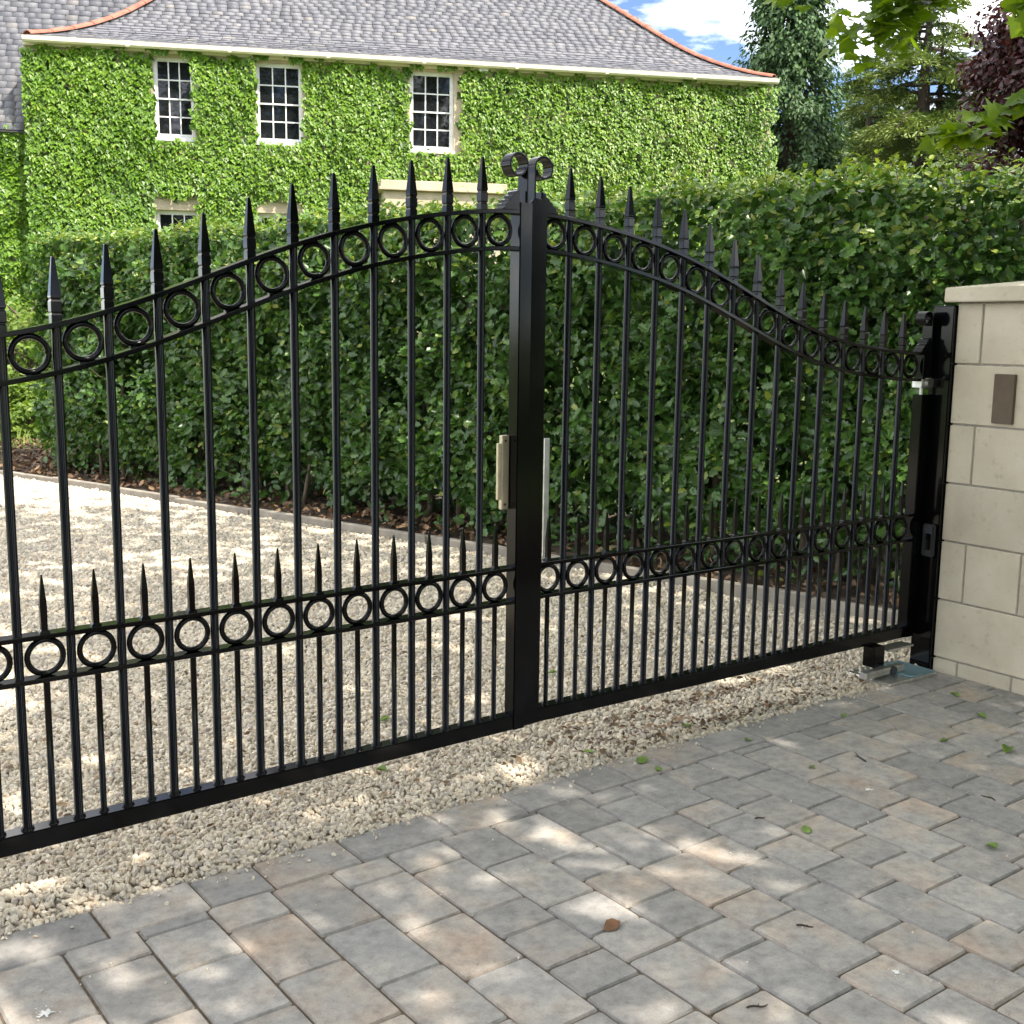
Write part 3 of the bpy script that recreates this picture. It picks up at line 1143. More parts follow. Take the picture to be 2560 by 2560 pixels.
lp_ = Vector(GL_ORG) - Vector((math.cos(GL_YAW), math.sin(GL_YAW), 0)) * 2.13 + Vector((math.sin(GL_YAW), -math.cos(GL_YAW), 0)) * 0.05
lpost = empty('gate_post', lp_, GL_YAW)
tag(lpost, 'square black steel gate post at the hinge end of the nearer leaf', 'post')
obj('post_body', MB().box(-0.05, 0.05, -0.05, 0.05, -0.06, 1.555).mesh('post_body', M_GATE, bevel=0.004, segs=2), None, lpost)
obj('post_cap', MB().box(-0.0485, 0.0485, -0.0485, 0.0485, 1.555, 1.560).mesh('post_cap', M_GATE, bevel=0.0015), None, lpost)

pil = empty('pillar', gpt(2.1, 0.104), GR_YAW)
tag(pil, 'cream stone block pillar with sloping coping beside the gate', 'pillar')
# local x into the pillar, local -y towards the street
PW, PL = 0.62, 0.72
obj('mortar_core', MB().box(0.008, PW - .008, -PL + .008, -0.008, -0.06, 1.572).mesh('mortar_core', M_MORTAR), None, pil)
courses = [-0.055, 0.062, 0.318, 0.573, 0.821, 1.070, 1.320, 1.570]
gap = 0.008
for c in range(7):
    z0, z1 = courses[c] + gap / 2, courses[c + 1] - gap / 2
    odd = (c % 2 == 0)
    fj = [0, 0.116, 0.364, PL] if odd else [0, 0.50, PL]
    for a, b in zip(fj[:-1], fj[1:]):
        dx = 0.22 if odd else 0.11
        me = MB().box(0, dx - gap / 2, -b + (gap / 2 if b < PL else 0), -a - (gap / 2 if a > 0 else 0), z0, z1).mesh('stone_block', M_STONE, bevel=0.003)
        obj('stone_block', me, None, pil, (random.uniform(-.001, .001), 0, 0))
    for y0, y1 in ((-0.10, 0.0), (-PL, -PL + 0.10)):
        x0 = 0.22 if odd else 0.11
        me = MB().box(x0 + gap / 2, PW, y0, y1, z0, z1).mesh('stone_block', M_STONE, bevel=0.003)
        obj('stone_block', me, None, pil)
cp = MB()
ov = 0.042
x0, x1, y0, y1 = -ov, PW + ov, -PL - ov, ov
cp.add([(x0, y0, 1.574), (x1, y0, 1.574), (x1, y1, 1.574), (x0, y1, 1.574), (x0, y0, 1.632), (x1, y0, 1.632), (x1, y1, 1.632), (x0, y1, 1.632), (PW / 2, -PL / 2 - .02, 1.682), (PW / 2, -PL / 2 + .02, 1.682)],
       [(3, 2, 1, 0), (0, 1, 5, 4), (1, 2, 6, 5), (2, 3, 7, 6), (3, 0, 4, 7), (4, 5, 8), (5, 6, 9, 8), (6, 7, 9), (7, 4, 8, 9)])
obj('coping_stone', cp.mesh('coping_stone', M_STONE, bevel=0.004, segs=2), None, pil)
pq = obj('wall_plate', MB().box(-0.014, 0.002, -0.285, -0.193, 1.088, 1.287).mesh('wall_plate', M_PLAQUE, bevel=0.0025, segs=2), None, pil)
pq['label'] = 'plain brown rectangular plate on the pillar face'

mot = empty('gate_motor', gpt(1.86, 0.03), GR_YAW)
tag(mot, 'galvanised underground gate motor with blue lid under the farther leaf', 'gate motor')
obj('motor_box', MB().box(-0.13, 0.19, -0.13, 0.10, -0.05, 0.012).mesh('motor_box', M_STEEL, bevel=0.004), None, mot)
obj('motor_lid', MB().box(0.02, 0.185, -0.128, 0.06, 0.0125, 0.020).mesh('motor_lid', M_TEAL, bevel=0.002), None, mot)
obj('drive_arm', MB().box(-0.20, 0.06, -0.062, -0.024, 0.022, 0.052).mesh('drive_arm', M_STEEL, bevel=0.004), None, mot)
obj('arm_bracket', MB().box(-0.11, -0.04, -0.03, 0.03, 0.052, 0.141).mesh('arm_bracket', M_GATE, bevel=0.003), None, mot)
obj('pivot_knuckle', MB().cyl((-0.02, -0.068, 0.036), (-0.02, -0.058, 0.036), 0.020, n=16).mesh('pivot_knuckle', M_DARKPLASTIC, smooth=40), None, mot)
obj('shoe_plate', MB().box(-0.02, 0.15, -0.035, 0.03, 0.112, 0.120).mesh('shoe_plate', M_STEEL, bevel=0.001), None, mot)

# ------------------------------------------------------------------ leaves: shapes
def two_sided(outline_right, fold=0.12):
    """leaf from a right-hand outline [(x,y)] between base (0,0) and tip (0,1)"""
    V = [(0, 0, 0), (0, 1, 0)]
    for x, y in outline_right:
        V.append((x, y, fold * x + random.uniform(-.02, .02)))
    k = len(outline_right)
    for x, y in outline_right:
        V.append((-x, y, fold * x + random.uniform(-.02, .02)))
    V = [(x, y, z - 0.10 * (y - 0.5) ** 2) for x, y, z in V]
    F = [tuple([0] + list(range(2, 2 + k)) + [1]), tuple([1] + list(range(2 + 2 * k - 1, 2 + k - 1, -1)) + [0])]
    return V, F


HOLLY_V, HOLLY_F = two_sided([(.27, .15), (.17, .30), (.33, .45), (.19, .60), (.26, .76), (.08, .88)], 0.25)
OVAL_V, OVAL_F = two_sided([(.24, .25), (.28, .55), (.14, .85)], 0.2)
IVY_V, IVY_F = two_sided([(.30, -.12), (.50, .12), (.27, .42), (.13, .74)], 0.15)
DIA_V, DIA_F = [(0, 0, 0), (.32, .45, .06), (0, 1, 0), (-.32, .45, .06)], [(0, 1, 2), (0, 2, 3)]


def maple_shape():
    half = [(.16, .02), (.46, -.10), (.40, .10), (.80, .22), (.52, .38), (.66, .62), (.36, .58), (.30, .68)]
    return two_sided(half, 0.10)


MAPLE_V, MAPLE_F = maple_shape()


def rnd(n, k=3):
    return rng.normal(0, 1, (n, k))


# ------------------------------------------------------------------ holly hedge
HW0, HT, HLEN, HTOP = 0.30, 1.15, 11.2, 2.25
hu0 = 0.15
hed = empty('holly_hedge', (*kst(hu0 + HLEN / 2, HW0 + HT / 2), 0.02))
tag(hed, 'tall clipped dark green holly hedge behind the gate', 'hedge')
HB = np.array([hed.location.x, hed.location.y, hed.location.z])
kd3, kn3, up3 = np.array([*KD, 0]), np.array([*KN, 0]), np.array([0, 0, 1.0])


def h2w(u, w, z):
    return np.array([K0[0], K0[1], 0.0])[None] + (hu0 + u)[:, None] * kd3 + (HW0 + w)[:, None] * kn3 + z[:, None] * up3


def hedge_bulge(u, z):
    return 0.07 * noise2(u, z, 11, 2.3) + 0.035 * noise2(u, z, 12, 6.0)


def hedge_top(u):
    return HTOP + 0.035 * noise2(u, u * 0, 13, 2.0) + 0.012 * (HLEN / 2 - u) - 0.07 * np.clip((6.5 - u) / 3, 0, 1)


def low_line(u):
    return 0.30 + 0.16 * noise2(u, u * 0, 14, 2.6) + 0.07 * noise2(u, u * 0, 15, 8.0)


def hedge_front(n):
    u = rng.uniform(0, HLEN, n)
    z = rng.uniform(0.04, HTOP + .05, n)
    keep = (z < hedge_top(u)) & ((z > low_line(u)) | (rng.random(n) < 0.16))
    hole = noise2(u * 1.0, z * 1.0, 16, 4.5)
    keep &= (hole > -0.72) | (rng.random(n) < 0.10)
    u, z = u[keep], z[keep]
    dep = np.abs(rng.normal(0, 0.075, len(u)))
    w = -hedge_bulge(u, z) + dep + 0.26 * np.clip((z - 1.75) / 0.52, 0, 1) ** 2
    nr = -kn3[None] * rng.uniform(0.35, 1.0, len(u))[:, None] + up3[None] * rng.uniform(0.0, 0.95, len(u))[:, None] + 0.42 * rnd(len(u))
    tp = -kn3[None] * 0.35 - up3[None] * rng.uniform(-0.7, 0.7, len(u))[:, None] + kd3[None] * rng.normal(0, 0.8, len(u))[:, None]
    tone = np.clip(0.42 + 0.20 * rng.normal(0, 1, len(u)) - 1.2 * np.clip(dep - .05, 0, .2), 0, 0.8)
    fresh_lit = rng.random(len(u)) < 0.085 + 0.38 * np.clip((z - 1.75) / 0.45, 0, 1)  # pale new growth, thickened near the top to paint its sunlight too
    tone = np.where(fresh_lit, rng.uniform(0.78, 1.0, len(u)), tone)
    sc = rng.uniform(0.052, 0.092, len(u)) * np.where(fresh_lit, 0.8, 1)
    return h2w(u, w, z), nr, tp, sc, tone, dep


def hedge_topleaves(n):
    u = rng.uniform(-0.02, HLEN, n)
    w = rng.uniform(0.02, HT, n)
    z = hedge_top(u) + 0.025 * noise2(u * 2, w * 3, 17, 3.0) + rng.normal(0, 0.028, n)
    nr = up3[None] + 0.5 * rnd(n) - kn3[None] * 0.25
    tp = rnd(n) * np.array([1, 1, .5]) + up3[None] * 0.35
    tone = np.clip(rng.normal(0.78, 0.17, n), 0.1, 1)  # mostly pale: new growth plus sunlight painted into the tone
    return h2w(u, w, z), nr, tp, rng.uniform(0.036, 0.060, n), tone, np.full(n, .03)


def hedge_end(n):
    w = rng.uniform(0, HT, n)
    z = rng.uniform(0.25, HTOP, n)
    u = np.abs(rng.normal(0, 0.07, n)) - 0.05 * noise2(w, z, 18, 3.0)
    nr = -kd3[None] + up3[None] * 0.5 + 0.5 * rnd(n)
    tp = rnd(n) - up3[None] * 0.4
    return h2w(u, w, z), nr, tp, rng.uniform(0.042, 0.068, n), np.clip(rng.normal(0.5, 0.2, n), 0, 1), np.full(n, .05)


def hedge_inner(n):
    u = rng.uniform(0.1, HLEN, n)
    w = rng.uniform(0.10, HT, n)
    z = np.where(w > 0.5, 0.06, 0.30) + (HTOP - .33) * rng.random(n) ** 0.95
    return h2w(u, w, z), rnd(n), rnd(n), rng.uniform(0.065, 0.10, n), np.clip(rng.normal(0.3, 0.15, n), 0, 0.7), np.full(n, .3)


fr_, tp_, en_ = hedge_front(52000), hedge_topleaves(15000), hedge_end(3500)
pos, nr, tp, sc, tone, dep = [np.concatenate(x) for x in zip(fr_, tp_, en_)]
# upright shoots along the top
sp, sn, st_, ss, stn = [], [], [], [], []
shoot_tubes = MB()
for i in range(520):
    u = rng.uniform(0, HLEN) if i < 330 else rng.uniform(HLEN * .55, HLEN)
    w = rng.uniform(0.0, HT * .7)
    hgt = rng.uniform(0.05, 0.17) * (1.0 if u > 5.5 else 0.45)
    z0 = float(hedge_top(np.array([u]))[0]) - 0.02
    b0 = h2w(np.array([u]), np.array([w]), np.array([z0]))[0]
    lean = np.array([*rng.normal(0, .25, 2), 1.0])
    b1 = b0 + lean * hgt
    shoot_tubes.tube([b0 - HB, b1 - HB], [.0022, .001], 4, False)
    for k in range(int(5 + hgt * 40)):
        f = rng.uniform(.15, 1.05)
        a = rng.uniform(0, 6.28)
        d = np.array([math.cos(a), math.sin(a), rng.uniform(.3, 1.1)])
        sp.append(b0 + lean * hgt * f)
        st_.append(d)
        sn.append(np.array([-math.cos(a) * .6, -math.sin(a) * .6, 1]) + rng.normal(0, .2, 3))
        ss.append(rng.uniform(.028, .05))
        stn.append(rng.uniform(.72, 1.0))
pos = np.concatenate([pos, np.array(sp)])
nr = np.concatenate([nr, np.array(sn)])
tp = np.concatenate([tp, np.array(st_)])
sc = np.concatenate([sc, np.array(ss)])
tone = np.concatenate([tone, np.array(stn)])
dep = np.concatenate([dep, np.full(len(sp), 0.05)])
Rm = frames(nr, tp)
pos_l = pos - HB
dist = np.linalg.norm(pos - np.array([0, 0, CAM_H]), axis=1)
toc = (np.array([0, 0, CAM_H]) - pos) / dist[:, None]
facing = np.abs(np.einsum('ni,ni->n', Rm[:, :, 2], toc))
score = np.where(inframe(pos, -0.02) & (dep < 0.045), sc / dist * facing, 0)
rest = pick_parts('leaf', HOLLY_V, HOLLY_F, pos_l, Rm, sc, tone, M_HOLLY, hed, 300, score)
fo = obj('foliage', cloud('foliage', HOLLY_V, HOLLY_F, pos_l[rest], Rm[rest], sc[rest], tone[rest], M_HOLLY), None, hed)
fo['kind'] = 'stuff'
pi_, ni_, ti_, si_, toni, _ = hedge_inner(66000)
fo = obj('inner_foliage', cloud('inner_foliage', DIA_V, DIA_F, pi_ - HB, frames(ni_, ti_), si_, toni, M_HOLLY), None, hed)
fo['kind'] = 'stuff'
fo = obj('shoots', shoot_tubes.mesh('shoots', M_BARK), None, hed)
fo['kind'] = 'stuff'
# stems
for i in range(34):
    u = 0.2 + i * 0.325 + rng.uniform(-.1, .1)
    w = rng.uniform(0.10, 0.34)
    r0 = rng.uniform(0.016, 0.034)
    pts, rad = [], []
    lx, ly = rng.normal(0, .06), rng.normal(0, .04)
    hh = rng.uniform(1.2, 1.9)
    for k in range(8):
        f = k / 7
        pts.append(h2w(np.array([u + lx * f + .03 * math.sin(5 * f + i)]), np.array([w + ly * f]), np.array([f * hh]))[0] - HB)
        rad.append(r0 * (1 - .62 * f) * (1.25 if k == 0 else 1))
    b = MB().tube(pts, rad, 8)
    for k in range(9):
        f = rng.uniform(.08, .9)
        j = min(6, int(f * 7))
        p0 = Vector(pts[j]).lerp(Vector(pts[j + 1]), f * 7 - j)
        a = rng.uniform(0, 6.28)
        dv = Vector((math.cos(a), math.sin(a), rng.uniform(.2, 1.0))).normalized()
        L = rng.uniform(.15, .42)
        b.tube([p0, p0 + dv * L * .5 + Vector(rng.normal(0, .02, 3)), p0 + dv * L], [r0 * .22, r0 * .15, .001], 5, False)
    obj('trunk', b.mesh('trunk', M_BARK, smooth='all'), None, hed)

# litter on the soil under the hedge
n = 4200
u = np.where(rng.random(n) < .35, rng.uniform(-3, .6, n), rng.uniform(-1, 10.5, n))
w = np.where(u < .3, rng.uniform(.07, 1.6, n), rng.uniform(0.07, 0.85, n))
pp = np.array([K0[0], K0[1], 0.0])[None] + u[:, None] * kd3 + w[:, None] * kn3
pp[:, 2] = 0.045 + 0.05 * np.clip(w, 0, 1) + rng.uniform(-.01, .03, n)
nrm = up3[None] + .5 * rnd(n)
tag(obj('leaf_litter', cloud('leaf_litter', HOLLY_V, HOLLY_F, pp, frames(nrm, rnd(n)), rng.uniform(.035, .075, n), rng.random(n), M_DEAD)), 'dead brown leaves lying on the soil under the hedge', kind='stuff')
# bits blown on the gravel
n = 1500
S_ = rng.uniform(-4, 2.2, n)
Nn = -np.abs(rng.gamma(1.3, 1.3, n)) - 0.02
near = rng.random(n) < 0.5
S_ = np.where(near, rng.normal(1.15, 0.42, n), S_)
Nn = np.where(near, -rng.uniform(0.03, 0.32, n), Nn)
pp = np.column_stack([EO[None] + S_[:, None] * ET + Nn[:, None] * EN, rng.uniform(0.008, 0.02, n)])
ok = ((pp[:, :2] - K0) @ KN < -0.05) & (S_ < 2.0)
pp = pp[ok]
k = len(pp)
tag(obj('gravel_debris', cloud('gravel_debris', OVAL_V, OVAL_F, pp, frames(up3[None] + .35 * rnd(k), rnd(k)), rng.uniform(.012, .034, k), rng.random(k), M_DEAD)), 'small dry leaf scraps scattered over the gravel', kind='stuff')

# ------------------------------------------------------------------ house
FY = R_(11.0)
FT = np.array([math.cos(FY), math.sin(FY), 0])
FN = np.array([math.sin(FY), -math.cos(FY), 0])           # out of the facade
FZ = 1.0
house = empty('house', (0, 24.5, FZ), FY)                  # local x along the facade, local -y out of it
tag(house, 'long two storey ivy covered house with slate hipped roof', 'house')
AL, AR, ZE = -9.5, 5.52, 6.72 - FZ


def L_(z):
    return z - FZ


WINS = [(-7.16, -6.40, 5.06, 6.58), (-5.23, -4.33, 5.06, 6.58), (-2.20, -1.31, 5.04, 6.58), (-7.20, -6.36, 1.95, 3.70), (-5.24, -4.33, 1.95, 3.70)]
xb = sorted(set([AL, AR] + [w[0] for w in WINS] + [w[1] for w in WINS]))
zb = sorted(set([0.0, ZE] + [L_(w[2]) for w in WINS] + [L_(w[3]) for w in WINS]))
wm = MB()
for i in range(len(xb) - 1):
    for j in range(len(zb) - 1):
        cx, cz = (xb[i] + xb[i + 1]) / 2, (zb[j] + zb[j + 1]) / 2
        if any(w[0] < cx < w[1] and L_(w[2]) < cz < L_(w[3]) for w in WINS):
            continue
        wm.add([(xb[i], 0, zb[j]), (xb[i + 1], 0, zb[j]), (xb[i + 1], 0, zb[j + 1]), (xb[i], 0, zb[j + 1])], [(0, 1, 2, 3)])
for (a, b, c, d) in WINS:
    c, d = L_(c), L_(d)
    D = 0.16
    wm.add([(a, 0, c), (b, 0, c), (b, 0, d), (a, 0, d), (a, D, c), (b, D, c), (b, D, d), (a, D, d)], [(0, 1, 5, 4), (1, 2, 6, 5), (2, 3, 7, 6), (3, 0, 4, 7)])
HD = 7.0
wm.add([(AL, 0, 0), (AR, 0, 0), (AR, HD, 0), (AL, HD, 0), (AL, 0, ZE), (AR, 0, ZE), (AR, HD, ZE), (AL, HD, ZE)], [(1, 2, 6, 5), (2, 3, 7, 6), (3, 0, 4, 7)])
me = bpy.data.meshes.new('wall')
me.from_pydata(wm.v, [], wm.f)
me.materials.append(M_SAND)
obj('wall', me, None, house)


def sash_window(a, b, c, d):
    c, d = L_(c), L_(d)
    w, h = b - a, d - c
    y = 0.085
    f = MB()
    t = 0.045
    f.box(a, a + t, y, y + .09, c, d).box(b - t, b, y, y + .09, c, d).box(a + t, b - t, y, y + .09, d - t, d).box(a + t, b - t, y - .01, y + .09, c, c + t)
    f.box(a - 0.02, b + 0.02, -0.05, y, c - 0.055, c + 0.004)
    W = obj('window', f.mesh('window', M_WHITE, bevel=0.004), None, house)
    mid = (c + d) / 2
    x0, x1 = a + t, b - t
    for k, (z0, z1, yy) in enumerate(((c + t, mid + .018, y + .048), (mid - .018, d - t, y + .015))):
        s = MB()
        r = 0.03
        s.box(x0, x0 + r, yy, yy + .03, z0, z1).box(x1 - r, x1, yy, yy + .03, z0, z1)
        s.box(x0 + r, x1 - r, yy + .001, yy + .029, z0, z0 + r + (0.03 if k == 0 else 0)).box(x0 + r, x1 - r, yy + .001, yy + .029, z1 - r, z1)
        px = (x1 - x0 - 2 * r) / 3
        zz0, zz1 = z0 + r + (0.03 if k == 0 else 0), z1 - r
        for q in (1, 2):
            s.box(x0 + r + q * px - .0125, x0 + r + q * px + .0125, yy + .003, yy + .027, zz0, zz1)
        zm = (zz0 + zz1) / 2
        s.box(x0 + r, x1 - r, yy + .005, yy + .025, zm - .0125, zm + .0125)
        obj('sash', s.mesh('sash', M_WHITE), None, W)
        for q in range(3):
            for (za, zb_) in ((zz0, zm), (zm, zz1)):
                pn = MB().box(-px / 2 + .006, px / 2 - .006, -.002, .002, -(zb_ - za) / 2 + .006, (zb_ - za) / 2 - .006)
                obj('pane', pn.mesh('pane', M_GLASS), None, W, (x0 + r + (q + .5) * px, yy + .015, (za + zb_) / 2), (random.uniform(-.012, .012), 0, random.uniform(-.012, .012)))
    return W


for w in WINS:
    sash_window(*w)
# dark boards in place of the unlit rooms behind the windows
for (a, b, c, d) in WINS:
    obj('dark_room_board', MB().box(a - .1, b + .1, 0.35, 0.40, L_(c) - .1, L_(d) + .1).mesh('dark_room_board', M_DECK), None, house)
# stone lintels over the ground floor windows and cream frieze over the upper ones
for (a, b, c, d) in WINS[3:]:
    obj('lintel', MB().box(a - .06, b + .10, -0.03, 0.10, L_(d) + .002, L_(d) + .21).mesh('lintel', M_SAND, bevel=0.006), None, house)
obj('frieze_board', MB().box(AL + .02, AR - .02, -0.10, -0.004, ZE - 0.09, ZE + 0.03).mesh('frieze_board', M_CREAM, bevel=0.004), None, house)
pb = obj('porch', MB().box(-2.80, -0.40, -0.75, -0.002, 0, L_(4.14)).mesh('porch', M_SAND, bevel=0.01), None, house)
obj('cornice', MB().box(-2.90, -0.30, -0.85, -0.003, L_(4.145), L_(4.20)).box(-2.86, -0.34, -0.80, -0.004, L_(4.2), L_(4.34)).mesh('cornice', M_SAND, bevel=0.01), None, pb)
obj('wall_box', MB().box(-0.82, -0.63, -0.16, -0.06, L_(6.60), L_(6.69)).mesh('wall_box', M_WHITE, bevel=0.01, segs=2), None, house)  # plain white box under the eaves, use unknown

# roof: front slope with sprocketed (flared) eave
OV = 0.20


def slope(d):
    """d along the slope -> (distance back from the eave edge, height above it, pitch)"""
    y = z = 0.0
    n = max(1, int(d / 0.05))
    st = d / n
    for i in range(n):
        x = (i + .5) * st
        p = R_(20 + 22 * min(1, max(0, (x - 0.25) / 1.9)) ** 0.9)
        y += math.cos(p) * st
        z += math.sin(p) * st
    return y, z, p if d > 0 else R_(20)


RD = 5.4
prof = [slope(d) for d in np.linspace(0, RD, 28)]
ax0, ax1 = AL + 0.06, AR + 0.02
yF, zE = -OV, ZE + 0.05
rf = MB()
vs, fs = [], []
for (y, z, p) in prof:
    k = HD + 2 * OV
    yb = HD + OV - y
    vs += [(ax0 + y, yF + y, zE + z - .02), (ax1 - y, yF + y, zE + z - .02), (ax1 - y, yb, zE + z - .02), (ax0 + y, yb, zE + z - .02)]
for i in range(len(prof) - 1):
    for k in range(4):
        k2 = (k + 1) % 4
        fs.append((i * 4 + k, i * 4 + k2, i * 4 + 4 + k2, i * 4 + 4 + k))
fs.append(tuple((len(prof) - 1) * 4 + k for k in range(4)))
rf.add(vs, fs)
roof = obj('roof', rf.mesh('roof', M_DECK), None, house)
SL_V = [(-.5, 0, 0), (.5, 0, 0), (.5, 1, -.0), (-.5, 1, 0), (-.5, 0, 1), (.5, 0, 1), (.5, 1, .5), (-.5, 1, .5)]
SL_F = [(4, 5, 6, 7), (0, 1, 5, 4), (1, 2, 6, 5), (3, 0, 4, 7)]


def lay_slates(x_of_d, pt, D, expo, wid):
    pos, Rm, scl, tn = [], [], [], []
    d, row = 0.0, 0
    while d < D:
        xa, xb = x_of_d(d)
        y, z, p = pt(d)
        ex = expo * (1 - 0.25 * d / D)
        x = xa - random.uniform(0, wid)
        while x < xb:
            wd = wid * random.uniform(0.75, 1.2)
            c = x + wd / 2
            if xa - .02 < c < xb + .02:
                tilt = p - 0.045 + random.uniform(-.012, .012)
                rz = random.uniform(-.02, .02)
                cy, sy = math.cos(tilt), math.sin(tilt)
                yax = np.array([rz, cy, sy])
                zax = np.array([0, -sy, cy])
                xax = np.cross(yax, zax)
                j = random.uniform(-.012, .012)
                pos.append((c, y + cy * j, z + sy * j + .012))
                Rm.append(np.stack([xax, yax, zax], 1))
                scl.append((wd * 0.965, ex * 1.75, 0.011 * random.uniform(.8, 1.5)))
                tn.append(min(1, max(0, random.gauss(.5, .14) + (0.3 if random.random() < .02 else 0))))
            x += wd
        d += ex
        row += 1
    return np.array(pos), np.array(Rm), np.array(scl), np.array(tn)


def xr(d):
    y, z, p = slope(d)
    return ax0 + y, ax1 - y


def ptf(d):
    y, z, p = slope(d)
    return yF + y, zE + z, p


sp_, sR, ss_, st2 = lay_slates(xr, ptf, RD - .1, 0.165, 0.225)
# nearest visible slates are separate, joined ones beyond
wp = np.array([0, 24.5, FZ])[None] + sp_[:, :1] * FT - sp_[:, 1:2] * FN + sp_[:, 2:3] * up3
dd = np.linalg.norm(wp - np.array([0, 0, CAM_H]), axis=1)
score = np.where(inframe(wp, -0.01), ss_[:, 0] * ss_[:, 1] / dd ** 2 * (1 + 0.6 * (sp_[:, 2] < zE + .5)), 0)
order = np.argsort(-score)[:300]
sme = []
for b_ in range(6):
    me = bpy.data.meshes.new('slate')
    me.from_pydata(SL_V, [], SL_F)
    at = me.attributes.new('tone', 'FLOAT', 'FACE')
    at.data.foreach_set('value', np.full(len(SL_F), (b_ + .5) / 6, np.float32))
    me.materials.append(M_SLATE)
    sme.append(me)
for i in order:
    o = bpy.data.objects.new('slate', sme[min(5, int(st2[i] * 6))])
    link(o, roof)
    o.matrix_basis = Matrix([[*(sR[i][r] * ss_[i]), sp_[i][r]] for r in range(3)] + [[0, 0, 0, 1]])
mk = np.ones(len(sp_), bool)
mk[order] = False
o = obj('slates', cloud('slates', SL_V, SL_F, sp_[mk], sR[mk], ss_[mk], st2[mk], M_SLATE), None, roof)
o['kind'] = 'stuff'
# hip tiles
for side in (0, 1):
    d = 0.05
    while d < RD - .3:
        y0, z0, _ = slope(d)
        y1, z1, _ = slope(d + .36)
        xa, xb = (ax0 + y0, ax0 + y1) if side == 0 else (ax1 - y0, ax1 - y1)
        p0, p1 = Vector((xa, yF + y0, zE + z0 + .035)), Vector((xb, yF + y1, zE + z1 + .035))
        dv = (p1 - p0).normalized()
        sd = dv.cross(Vector((0, 0, 1))).normalized()
        nn = sd.cross(dv)
        b = MB()
        m_ = 9
        vs = []
        for q, (pp0, rr) in enumerate(((p0, .125), (p1 + dv * .03, .11))):
            for k in range(m_):
                a = math.pi * k / (m_ - 1)
                vs.append(pp0 + sd * rr * math.cos(a) + nn * rr * .62 * math.sin(a) - nn * 0.02)
            for k in range(m_):
                a = math.pi * (m_ - 1 - k) / (m_ - 1)
                vs.append(pp0 + sd * (rr - .015) * math.cos(a) + nn * (rr * .62 - .015) * math.sin(a) - nn * 0.02)
        M2 = 2 * m_
        fs = [tuple(range(M2)), tuple(range(2 * M2 - 1, M2 - 1, -1))] + [(k, (k + 1) % M2, M2 + (k + 1) % M2, M2 + k) for k in range(M2)]
        b.add(vs, fs)
        obj('hip_tile', b.mesh('hip_tile', M_TERRA), None, roof)
        d += 0.37
# ridge tiles cap (above the frame)
yt, zt, _ = prof[-1]
obj('ridge_cap', MB().box(ax0 + yt - .1, ax1 - yt + .1, HD / 2 - .9, HD / 2 + .9, zE + zt - .03, zE + zt + .06).mesh('ridge_cap', M_LEAD), None, roof)
# gutter
gut = MB()
gpr = [(0, 0), (-.005, -.07), (-.04, -.105), (-.085, -.105), (-.115, -.075), (-.122, 0), (-.112, 0), (-.105, -.068), (-.08, -.092), (-.045, -.092), (-.016, -.06), (-.012, 0)]


def gutter_piece(xa, xb):
    b = MB()
    vs = [(x, yF + .03 + a, zE - 0.005 + c) for x in (xa, xb) for a, c in gpr]
    m_ = len(gpr)
    fs = [tuple(range(m_)), tuple(range(2 * m_ - 1, m_ - 1, -1))] + [(k, (k + 1) % m_, m_ + (k + 1) % m_, m_ + k) for k in range(m_)]
    b.add(vs, fs)
    return b.mesh('gutter', M_CREAM)


nseg = 8
ge = np.linspace(ax0 - .02, ax1 + .02, nseg + 1)
gut0 = obj('soffit_board', MB().box(ax0 + .05, ax1 - .05, yF + .05, -0.005, zE - .055, zE - .03).mesh('soffit_board', M_CREAM), None, house)
for i in range(nseg):
    go_ = obj('gutter', gutter_piece(ge[i] + .004, ge[i + 1] - .004), None, house)
    if i:
        ub = MB().box(ge[i] - .035, ge[i] + .035, yF + .03 - .128, yF + .034, zE - .117, zE - .003)
        obj('gutter_union', ub.mesh('gutter_union', M_CREAM, bevel=.012), None, go_)
# left wing
wz = L_(5.12)
obj('wing_wall', MB().box(AL - 7, AL - .02, 0.30, 6.0, 0, wz).mesh('wing_wall', M_SAND), None, house)
wpit = R_(50)


def wpt(d):
    return 0.05 + d * math.cos(wpit), wz - .03 + d * math.sin(wpit), wpit


WD = 5.4
y1, z1, _ = wpt(WD)
dm = (ZE + 0.15 - wz) / math.sin(wpit)
ym, zm_, _ = wpt(dm)
wr = obj('wing_roof', MB().add([(AL - 7.2, .03, wz - .06), (AL - .02, .03, wz - .06), (AL - .02, ym - .02, zm_ - .03), (AL + 3.5, ym - .02, zm_ - .03), (AL + 3.5, y1 - .02, z1 - .03), (AL - 7.2, y1 - .02, z1 - .03), (AL - 7.2, ym - .02, zm_ - .03)],
                               [(0, 1, 2, 6), (6, 2, 3, 4, 5)]).mesh('wing_roof', M_DECK), None, house)
q0, q1, q2, q3 = lay_slates(lambda d: (AL - 4.2, AL + 3.2 if d > dm else AL - .03), wpt, WD, 0.20, 0.24)
o = obj('slates', cloud('slates', SL_V, SL_F, q0, q1, q2, q3, M_SLATE), None, wr)
o['kind'] = 'stuff'
ch = obj('chimney', MB().box(AL - 1.05, AL - 0.35, 3.3, 4.0, wz + 2.6, wz + 5.6).mesh('chimney', plain('grey_render', (0.36, 0.36, 0.36), .9, nscale=4, namp=.2), bevel=.01), None, house)
obj('flashing', MB().box(AL - 1.15, AL - 0.25, 3.16, 3.8, wz + 2.6, wz + 4.06).mesh('flashing', M_LEAD, bevel=.01), None, ch)

